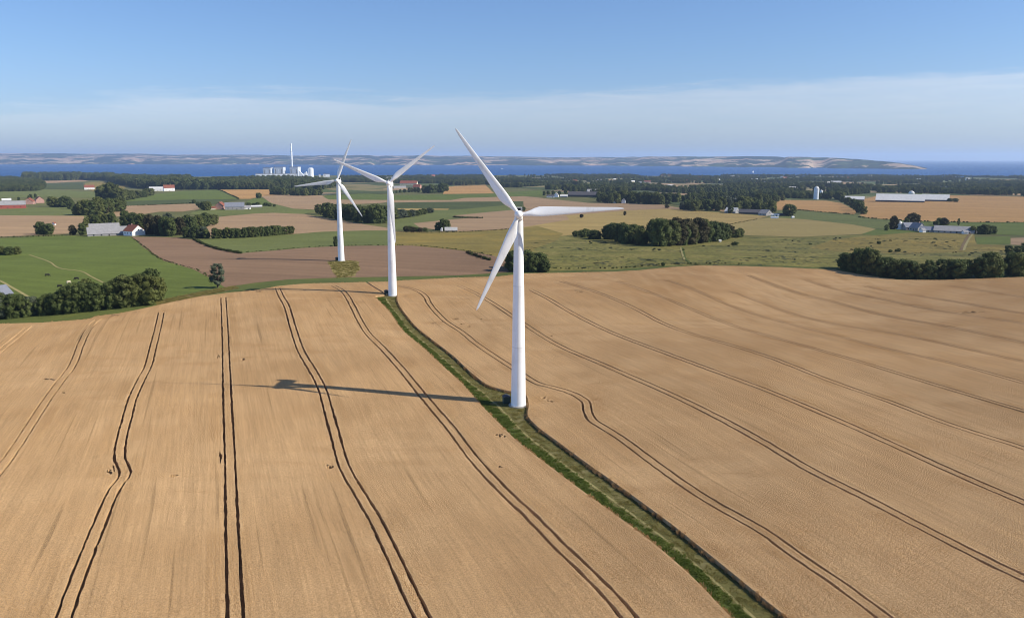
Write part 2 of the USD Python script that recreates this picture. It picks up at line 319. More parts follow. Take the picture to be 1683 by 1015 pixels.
def P(px, py, dz=0.0):
    """The points of the ground (raised by dz) on which the photograph's pixels look, measured from its camera."""
    px = np.atleast_1d(np.asarray(px, float)); py = np.atleast_1d(np.asarray(py, float))
    u = (PH / 2 - py) / FPX
    d = np.stack([(px - PW / 2) / FPX, math.cos(PITCH) + u * math.sin(PITCH), -math.sin(PITCH) + u * math.cos(PITCH)], -1)
    t = np.full(len(px), 30.0); hit = np.full(len(px), np.nan); prev = t.copy()
    while np.isnan(hit).any() and t[0] < 9000:
        z = CZ + t * d[:, 2] - H(t * d[:, 0], t * d[:, 1]) - dz
        new = np.isnan(hit) & (z < 0)
        if new.any():
            lo, hi = prev[new].copy(), t[new].copy(); dd = d[new]
            for _ in range(24):
                mid = (lo + hi) / 2
                below = CZ + mid * dd[:, 2] - H(mid * dd[:, 0], mid * dd[:, 1]) - dz < 0
                hi = np.where(below, mid, hi); lo = np.where(below, lo, mid)
            hit[new] = hi
        prev = t.copy(); t = t * 1.006
    hit = np.where(np.isnan(hit), 9000, hit)
    return np.stack([hit * d[:, 0], hit * d[:, 1]], -1)


def at(px, py):
    q = P(px, py)[0]
    return np.array([q[0], q[1], float(H(q[0], q[1]))])


def metres(px, where):
    """What a length in the photograph's pixels measures at a place."""
    return px / FPX * math.hypot(where[1] * math.cos(PITCH) + (CZ - where[2]) * math.sin(PITCH), 0)


def W2(w, a):
    return np.outer(np.atleast_1d(w), PERP) + np.outer(np.atleast_1d(a), ALONG)


# ------------------------------------------------------------------ sheets draped over the terrain
def tris_of(poly):
    rings = [np.asarray(poly.exterior.coords)[:-1]] + [np.asarray(i.coords)[:-1] for i in poly.interiors]
    v = np.vstack(rings)
    ends = np.cumsum([len(r) for r in rings]).astype(np.uint32)
    return v, mapbox_earcut.triangulate_float64(np.ascontiguousarray(v[:, :2]), ends).reshape(-1, 3).astype(int)


def polys(g):
    if g.is_empty:
        return []
    if g.geom_type == 'Polygon':
        return [g]
    return [p for p in getattr(g, 'geoms', []) if p.geom_type == 'Polygon' and p.area > 1e-6] if g.geom_type != 'GeometryCollection' else [q for p in g.geoms for q in polys(p)]


def clip(g, x0, y0, x1, y1):
    try:
        return shapely.clip_by_rect(g, x0, y0, x1, y1)
    except Exception:
        return g.buffer(0).intersection(sbox(x0, y0, x1, y1))


def drape(geom, off, cell, skirt=0.0, noise=None):
    """Top sheet of a plan shape at off above the ground, cut along a grid so that it follows the relief; skirt makes it a standing crop with sides down to the ground."""
    V, F, index = [], [], {}
    for poly in polys(geom):
        pts, todo = [], [poly]
        x0, y0, x1, y1 = poly.bounds
        xs = np.arange(math.floor(x0 / cell), math.ceil(x1 / cell)) * cell
        # columns first, then cells: cheap for shapes with many vertices
        for x in xs:
            col = clip(poly, x, y0 - 1, x + cell, y1 + 1)
            for cp in polys(col):
                _, cy0, _, cy1 = cp.bounds
                for y in np.arange(math.floor(cy0 / cell), math.ceil(cy1 / cell)) * cell:
                    for p in polys(clip(cp, x, y, x + cell, y + cell)):
                        v, f = tris_of(p)
                        ids = []
                        for q in v:
                            key = (round(q[0] * 500), round(q[1] * 500))
                            if key not in index:
                                index[key] = len(V); V.append((q[0], q[1]))
                            ids.append(index[key])
                        ids = np.array(ids)
                        F.append(ids[f])
    V = np.array(V); F = np.vstack(F)
    e1 = V[F[:, 1]] - V[F[:, 0]]; e2 = V[F[:, 2]] - V[F[:, 0]]
    ar = e1[:, 0] * e2[:, 1] - e1[:, 1] * e2[:, 0]
    F[ar < 0] = F[ar < 0][:, ::-1]; F = F[np.abs(ar) > 1e-9]
    z = H(V[:, 0], V[:, 1]) + off
    N = Hn(V[:, 0], V[:, 1])
    v = np.c_[V, z]; n = N
    if skirt:
        sv, sf, sn = [], [], []
        for poly in polys(geom):
            for ri, ring in enumerate([poly.exterior, *poly.interiors]):
                c = np.asarray(shapely.segmentize(LineString(ring.coords), 4.0).coords)
                if len(c) < 4:
                    continue
                zt = H(c[:, 0], c[:, 1])
                dirs = np.diff(c, axis=0, append=c[1:2]); nn = np.c_[dirs[:, 1], -dirs[:, 0]]
                nn /= np.maximum(np.linalg.norm(nn, axis=1, keepdims=True), 1e-9)
                if not ring.is_ccw:
                    nn = -nn
                if ri:
                    nn = -nn
                base = len(v) + sum(len(s) for s in sv)
                k = len(c)
                sv.append(np.vstack([np.c_[c, zt + off], np.c_[c, zt + off - skirt]]))
                sn.append(np.vstack([np.c_[nn, np.full(k, 0.15)]] * 2))
                i = np.arange(k - 1)
                sf.append(np.vstack([np.c_[i, i + 1, i + 1 + k], np.c_[i, i + 1 + k, i + k]]) + base)
        if sv:
            v = np.vstack([v, *sv]); n = np.vstack([n, *sn]); F = np.vstack([F, *sf])
    n = n / np.linalg.norm(n, axis=1, keepdims=True)
    return v, F, n


def sheet(name, geom, off, cell, mat, skirt=0.0, label=None, cat=None, kind='structure'):
    v, f, n = drape(geom, off, cell, skirt)
    m = raw_mesh(numbered('/World', name), v, f, n, mat)
    tag(m, label, cat, None, kind)
    return m


def ppoly(pts, dz=0.0):
    """A plan shape from its outline in the photograph."""
    ls = np.asarray(LineString(pts + [pts[0]]).segmentize(12.0).coords)
    g = Polygon(P(ls[:, 0], ls[:, 1], dz))
    return g if g.is_valid else g.buffer(0)


def smooth_path(pts, n=400, dz=0.7):
    p = np.asarray(LineString(pts).segmentize(25.0).coords) if len(pts) < 3 else np.array(pts, float)
    q = P(p[:, 0], p[:, 1], dz)
    s = np.r_[0, np.cumsum(np.linalg.norm(np.diff(q, axis=0), axis=1))]
    f = PchipInterpolator(s, q)
    return f(np.linspace(0, s[-1], n))


# ------------------------------------------------------------------ ground, sea, sky haze
def polar_sheet(az, rr, zf):
    A, R = np.meshgrid(az, rr)
    x, y = R * np.sin(A), R * np.cos(A)
    z = zf(x, y)
    k, n = len(az), len(rr)
    i, j = np.meshgrid(np.arange(n - 1), np.arange(k - 1), indexing='ij')
    q = (i * k + j).ravel()
    f = np.vstack([np.c_[q, q + 1, q + k + 1], np.c_[q, q + k + 1, q + k]])
    return np.c_[x.ravel(), y.ravel(), z.ravel()], f


az = np.unique(np.r_[np.linspace(-PI, -0.85, 40), np.linspace(-0.85, 0.85, 240), np.linspace(0.85, PI, 40)])
rr = np.r_[0.5, np.geomspace(12, 7800, 330)]
gv, gf = polar_sheet(az, rr, H)
tag(raw_mesh('/World/ground', gv, gf, Hn(gv[:, 0], gv[:, 1]), M['land']), 'rolling rough green farmland running down to the sea', 'land', kind='structure')

sv, sf = polar_sheet(np.linspace(-PI, PI, 181), np.geomspace(3000, 60000, 60), lambda x, y: np.full_like(x, SEA))
M['sea'] = usdkit.material(stage, '/World/Looks/sea_water', {
    'g': ('geometry', {}), 'mp': ('mapping', {'mapping_type': 'point', 'scale': (0.02, 0.006, 0.02)}), 'n': ('noise_texture', {'scale': 1.0, 'detail': 5.0}),
    'ln': ('noise_texture', {'scale': 0.0007, 'detail': 3.0}),
    'r': ('rgb_ramp', {'ramp': [(0.3, (0.001, 0.046, 0.165)), (0.7, (0.002, 0.062, 0.205))]}),
    'b': ('bump', {'strength': 0.5, 'distance': 2.0}), 'p': ('principled_bsdf', {'roughness': 0.45, 'specular_ior_level': 0.10})},
    [('g.position', 'mp.vector'), ('mp.vector', 'n.vector'), ('g.position', 'ln.vector'), ('ln.fac', 'r.fac'), ('r.color', 'p.base_color'), ('n.fac', 'b.height'), ('b.normal', 'p.normal')], surface='p.BSDF')
tag(raw_mesh('/World/water', sv, sf, np.tile([0, 0, 1.0], (len(sv), 1)), M['sea']), 'deep blue sea bay behind the farmland', 'sea', kind='structure')

# the far shore: low hills with fields, from the left frame edge to a cape on the right
TAB_X = np.array([-900, -300, 0, 200, 400, 520, 700, 900, 1100, 1300, 1400, 1470, 1525])
TAB_SHORE = np.array([268, 268.4, 268.7, 268.9, 269.6, 270.3, 271, 271.6, 272.6, 274.3, 275.2, 275.6, 275.8])
TAB_TOP = np.array([252, 253, 254, 252, 252.3, 254.5, 255.3, 258.8, 256.2, 258.2, 261.5, 266, 274.5])


def hills():
    px = np.linspace(-900, 1525, 560)
    shore = np.interp(px, TAB_X, TAB_SHORE); top = PchipInterpolator(TAB_X, TAB_TOP)(px)
    azs = np.arctan((px - PW / 2) / (FPX / math.cos(PITCH) * 1.0))
    d0 = (CZ - SEA) / ((shore - EYE_ROW) / FPX)
    k = 44
    s = np.linspace(0, 1, k) ** 1.3
    depth = 6500.0
    wob = meshkit.fbm(np.c_[azs * 60, np.zeros(len(azs)), np.zeros(len(azs))], 4, 5)
    d0 = d0 + (wob - 0.5) * 1500 * np.clip((1525 - px) / 200, 0, 1)
    R = d0[None, :] + s[:, None] * depth * np.clip((1540 - px) / 500, 0.12, 1)[None, :]
    ztop = CZ + (EYE_ROW - top) / FPX * (d0 + 0.72 * depth * np.clip((1540 - px) / 500, 0.12, 1))
    X, Y = R * np.sin(azs), R * np.cos(azs)
    n = meshkit.fbm(np.stack([X / 2600, Y / 2600, np.zeros_like(X)], -1), 5, 11)
    shape = np.where(s < 0.72, 1 - np.clip(1 - s / 0.72, 0, 1) ** 1.7, 1 - 0.6 * ((s - 0.72) / 0.28) ** 2)[:, None]
    Z = SEA - 2 + (ztop - SEA)[None, :] * np.clip(shape, 0, 1) * (0.62 + 0.62 * n) + 4
    Z[0] = SEA - 3
    Z += (meshkit.fbm(np.stack([X / 350, Y / 350, np.zeros_like(X)], -1), 3, 3) - 0.5) * 12 * np.clip(s * 6, 0, 1)[:, None]
    kk = len(px)
    i, j = np.meshgrid(np.arange(k - 1), np.arange(kk - 1), indexing='ij')
    q = (i * kk + j).ravel()
    f = np.vstack([np.c_[q, q + 1, q + kk + 1], np.c_[q, q + kk + 1, q + kk]])
    return np.c_[X.ravel(), Y.ravel(), Z.ravel()], f


hv, hf = hills()
M['hills'] = usdkit.material(stage, '/World/Looks/far_hills', {
    'g': ('geometry', {}), 'mp': ('mapping', {'mapping_type': 'point', 'scale': (1 / 520.0, 1 / 260.0, 0.0), 'rotation': (0, 0, 0.2), 'location': (3.3, 7.7, 0.0)}),
    'ds': ('noise_texture', {'scale': 0.0012, 'detail': 3.0}),
    'wd': ('noise_texture', {'scale': 0.55, 'detail': 4.0, 'roughness': 0.6}), 'wa': ('vector_math', {'math_type': 'multiply_add', 'vector2': (1.6, 1.6, 0.0)}), 'v': ('voronoi_texture', {'scale': 1.0, 'randomness': 1.0}), 'bw': ('separate_color', {}),
    'r': ('rgb_ramp', {'interpolate': False, 'ramp': [(0.0, (0.02, 0.035, 0.018)), (0.24, (0.36, 0.26, 0.175)), (0.42, (0.06, 0.08, 0.03)), (0.54, (0.42, 0.31, 0.21)), (0.72, (0.03, 0.045, 0.02)), (0.84, (0.42, 0.26, 0.16)), (0.93, (0.10, 0.12, 0.05))]}),
    'wn': ('noise_texture', {'scale': 0.0011, 'detail': 5.0, 'roughness': 0.65, 'distortion': 1.0}), 'wr': ('map_range', {'from_min': 0.49, 'from_max': 0.53, 'to_min': 0.0, 'to_max': 1.0, 'clamp': True}),
    'mx': ('mix', {'mix_type': 'mix', 'color2': (0.012, 0.024, 0.016)}), 'p': ('principled_bsdf', {'roughness': 0.95, 'specular_ior_level': 0.05})},
    [('g.position', 'mp.vector'), ('mp.vector', 'wd.vector'), ('wd.color', 'wa.vector1'), ('mp.vector', 'wa.vector3'), ('wa.vector', 'v.vector'), ('v.color', 'bw.color'), ('bw.r', 'r.fac'), ('g.position', 'wn.vector'), ('wn.fac', 'wr.value'), ('wr.result', 'mx.fac'),
     ('r.color', 'mx.color1'), ('mx.color', 'p.base_color')], surface='p.BSDF')
hm = usdkit.mesh(stage, '/World/hills', (hv, hf), M['hills'], True)
tag(hm, 'low hills with tan fields and dark woods on the far shore', 'hills', kind='structure')

haze = usdkit.mesh(stage, '/World/haze', box(0, 0, (400 - 120) / 2, 124000, 124000, 520), usdkit.material(stage, '/World/Looks/haze', {
    'v': ('principled_volume', {'color': (0.60, 0.76, 1.0), 'density': HAZE_DENSITY, 'anisotropy': 0.2})}, [], volume='v.volume'))
tag(haze, 'thin bluish summer haze over the land and the bay', 'haze', kind='stuff')

# ------------------------------------------------------------------ the wheat fields with their tramlines
TRACKS = [
    [(-60, 625), (0, 576), (48, 536)],
    [(-120, 905), (-60, 838), (0, 769), (30, 728), (51, 695), (76, 657), (96, 629), (119, 599), (132, 566), (147, 538), (162, 524)],
    [(60, 1130), (104, 1015), (124, 957), (152, 885), (175, 830), (190, 799), (205, 779), (204, 768), (197, 754), (198, 728), (208, 688), (218, 652), (231, 624), (243, 601), (251, 571), (259, 540), (265, 512)],
    [(390, 1130), (387, 1015), (383, 906), (380, 830), (378, 754), (374, 667), (372, 601), (369, 525), (367, 488)],
    [(748, 1130), (694, 1015), (656, 936), (618, 855), (587, 804), (565, 764), (552, 718), (539, 672), (529, 637), (516, 612), (496, 579), (481, 536), (470, 500), (464, 490), (456, 472)],
    [(1155, 1130), (1035, 1015), (1007, 982), (967, 941), (916, 893), (870, 845), (836, 814), (811, 789), (775, 749), (745, 708), (714, 672), (689, 642), (658, 604), (628, 571), (605, 548), (587, 518), (578, 500), (562, 477), (547, 469)],
    [(1625, 1130), (1455, 1015), (1387, 964), (1311, 913), (1260, 876), (1170, 825), (1094, 774), (1018, 718), (994, 703), (972, 688), (966, 676), (964, 662), (951, 651), (933, 643), (908, 636), (885, 630), (864, 618), (841, 603), (781, 563), (759, 545), (727, 523), (704, 496), (701, 489), (691, 480), (654, 469)],
    [(1900, 1035), (1683, 949), (1514, 865), (1412, 812), (1336, 774), (1260, 729), (1144, 667), (1068, 632), (992, 599), (916, 566), (863, 533), (840, 518), (797, 490), (754, 469)],
    [(1900, 915), (1683, 825), (1564, 774), (1463, 728), (1361, 683), (1260, 641), (1195, 617), (1119, 589), (1043, 561), (975, 532), (937, 512), (900, 490), (872, 476)],
    [(1900, 815), (1683, 736), (1564, 698), (1463, 660), (1361, 624), (1260, 585), (1149, 552), (1099, 535), (1050, 510), (1012, 492), (962, 474), (922, 462)],
    [(1900, 738), (1683, 675), (1564, 640), (1463, 609), (1361, 579), (1260, 551), (1149, 513), (1099, 492), (1050, 474), (1015, 462)],
    [(1900, 690), (1683, 629), (1564, 596), (1463, 574), (1361, 548), (1260, 522), (1200, 502), (1149, 479), (1094, 460)],
    [(1900, 645), (1683, 594), (1487, 551), (1372, 532), (1315, 519), (1257, 499), (1200, 478)],
    [(1900, 612), (1683, 563), (1544, 534), (1458, 519), (1372, 496), (1286, 473), (1229, 452)],
    [(1900, 575), (1683, 532), (1544, 511), (1458, 493), (1401, 482), (1323, 459)],
    [(1900, 552), (1683, 515), (1573, 496), (1487, 483), (1421, 470)],
    [(1900, 522), (1683, 488), (1559, 469)]]
FIELD_FAR = [(-200, 548), (0, 533), (71, 531), (143, 525.6), (162, 520), (196, 516), (232, 508.6), (267, 500.6), (324, 489), (374, 482), (420, 478), (456, 471), (500, 467), (575, 465), (637, 463.6), (654, 462), (749, 457), (820, 455),
             (862, 450), (925, 449), (1012, 447), (1050, 445), (1099, 440), (1149, 437), (1220, 438), (1286, 440), (1372, 444), (1415, 452), (1472, 460), (1544, 461), (1683, 456), (1900, 452)]
STRIP_L = [(1345, 1130), (1205, 1015), (1144, 952), (1068, 886), (992, 830), (916, 774), (851, 724), (825, 699), (794, 668), (759, 629), (727, 600), (695, 570), (661, 541), (641, 513), (625, 496), (614, 486)]
STRIP_R = [(1440, 1130), (1285, 1015), (1260, 995), (1170, 921), (1094, 860), (1018, 804), (951, 756), (915, 729), (880, 702), (867, 685), (869, 668), (866, 655), (850, 648), (836, 646), (804, 637), (781, 621), (745, 588), (713, 563), (677, 532), (653, 493), (655, 484)]
far_pts = np.asarray(LineString(FIELD_FAR).segmentize(20.0).coords)
far_xy = P(far_pts[:, 0], far_pts[:, 1], 0.4)
ff = LineString(far_xy).simplify(0.3)
outline = Polygon(np.vstack([np.asarray(ff.coords), W2(470, 120), W2(470, -40), W2(-150, -40), W2(-150, 130)])).buffer(0)
sl = smooth_path(STRIP_L, 220, 0.8); sr = smooth_path(STRIP_R, 260, 0.0)
ext = lambda q: np.vstack([q[0] + (q[0] - q[3]) / np.linalg.norm(q[0] - q[3]) * 110, q])
sl, sr = ext(sl), ext(sr)
strip = Polygon(np.vstack([sl, sr[::-1]])).buffer(0)
cut = [strip]
erng = np.random.default_rng(9)


def ragged(line, half=0.27):
    """A wheel rut: a strip whose width wanders."""
    n = max(8, int(line.length / 1.6))
    c = np.array([line.interpolate(t, normalized=True).coords[0] for t in np.linspace(0, 1, n)])
    d = np.gradient(c, axis=0); d = np.c_[-d[:, 1], d[:, 0]] / np.maximum(np.linalg.norm(d, axis=1, keepdims=True), 1e-6)
    slow = 0.75 + 0.6 * meshkit.noise(np.c_[np.arange(n) / 14.0, np.full(n, line.length), np.zeros(n)], 3)
    a, b = (half * slow * erng.uniform(0.65, 1.3, n) for _ in (0, 1))
    g = Polygon(np.vstack([c + d * a[:, None], (c - d * b[:, None])[::-1]]))
    return g if g.is_valid else g.buffer(0)


track_lines = []
for t in TRACKS:
    q = smooth_path(t, 500)
    q = np.vstack([q[0] + (q[0] - q[8]) / np.linalg.norm(q[0] - q[8]) * 60, q])
    track_lines.append(q)
    ln = LineString(q).simplify(0.04)
    for side in (-0.95, 0.95):
        o = ln.offset_curve(side)
        cut.append(ragged(o))
gap = LineString(smooth_path([(598, 460), (604, 465), (618, 474), (632, 483), (637, 489)], 40, 0.5))
cut.append(gap.buffer(0.5))
rng = np.random.default_rng(4)
PITS = [(180, 775, 5, 4), (186, 768, 3, 4), (285, 780, 9, 3), (540, 768, 5, 3), (545, 765, 4, 2), (362, 752, 3, 9), (400, 590, 3, 2), (359, 585, 2, 3), (822, 717, 5, 3), (817, 714, 4, 2), (892, 654, 5, 1.5), (903, 658, 5, 1.5), (712, 531, 2.5, 1.4), (725, 529, 2.5, 1.4),
        (748, 524, 6, 1.2), (757, 532, 5, 1.0), (770, 536, 3, 1.0), (788, 524, 3, 1), (1598, 513, 8, 1.2), (1612, 512, 5, 1), (1583, 514, 3, 1), (950, 479, 6, 0.8), (945, 477, 4, 0.8), (907, 552, 4, 1), (190, 518, 7, 0.9), (224, 513, 4, 0.8), (500, 477, 4, 0.8), (425, 479, 6, 0.9), (418, 478, 4, 0.8), (82, 622, 7, 2.2), (105, 645, 4, 1.5),
        (667, 487, 3, 0.8), (820, 767, 4, 2), (986, 627, 1.5, 1)]
for (x, y, rx, ry) in PITS:
    for _ in range(4):
        a = np.linspace(0, 2 * PI, 9, endpoint=False)
        k = rng.uniform(0.35, 0.95, 9)
        ox, oy = rng.normal(0, rx * 0.55), rng.normal(0, ry * 0.5)
        q = P(x + ox + rx * 0.8 * k * np.cos(a), y + oy + ry * 0.8 * k * np.sin(a), 0.7)
        cut.append(Polygon(q).buffer(0))
cut_all = unary_union(cut)
wheat = outline.difference(cut_all)
# the strip parts the land into a left and a right field
divide = LineString(np.vstack([(sl[:1] + sr[:1]) / 2, (sl[-1:] + sr[-1:]) / 2, P([604], [465], 0.4) + np.array([[-3, 40]])]))
ca = np.asarray(divide.coords)
left_half = Polygon(np.vstack([sl[:1], sl, np.asarray(gap.coords)[::-1], P([604], [465], 0.4) + np.array([[-6, 60]]), W2(-400, 420), W2(-400, -150), W2(40, -150)])).buffer(0)
WH = 0.70
ps = polys(wheat)
lefts = unary_union([p for p in ps if left_half.contains(p.representative_point())])
rights = unary_union([p for p in ps if not left_half.contains(p.representative_point())])
SOIL = sheet('soil', outline.difference(strip), 0.06, 10.0, M['soil'], label='bare brown soil in the tramlines and gaps of the wheat', cat='soil')
sheet('wheat_field', lefts, WH, 7.0, M['wheat'], skirt=0.8, label='ripe wheat field left of the grass strip, with long straight tramlines', cat='wheat field')
sheet('wheat_field', rights, WH, 7.0, M['wheat'], skirt=0.8, label='ripe wheat field right of the grass strip, ribbed by slanting tramlines', cat='wheat field')

# the grass strip beside the turbines: weeds along its left edge, a pale mown path, olive grass
def band(f0, f1, n=240):
    a = np.array([LineString(sl).interpolate(t, normalized=True).coords[0] for t in np.linspace(0, 1, n)])
    b = np.array([LineString(sr).interpolate(LineString(sr).project(Point(p))).coords[0] for p in a])
    d = b - a; L = np.minimum(np.linalg.norm(d, axis=1), 9.0)[:, None]; d = d / np.maximum(np.linalg.norm(d, axis=1), 1e-6)[:, None]
    return Polygon(np.vstack([a + d * L * f0, (a + d * L * f1)[::-1]])).buffer(0)


weed_band = band(-0.02, 0.34).intersection(strip)
path_band = band(0.47, 0.54).intersection(strip)
sheet('grass_strip', strip.difference(weed_band).difference(path_band), 0.05, 8.0, M['strip'], label='olive grass strip leading past the turbines between the wheat fields', cat='grass strip')
sheet('weed_strip', weed_band, 0.054, 8.0, M['weeds'], label='dense green weeds along the left edge of the grass strip', cat='weeds')
sheet('path', path_band, 0.05, 8.0, M['path'], label='pale worn line in the middle of the grass strip', cat='path')


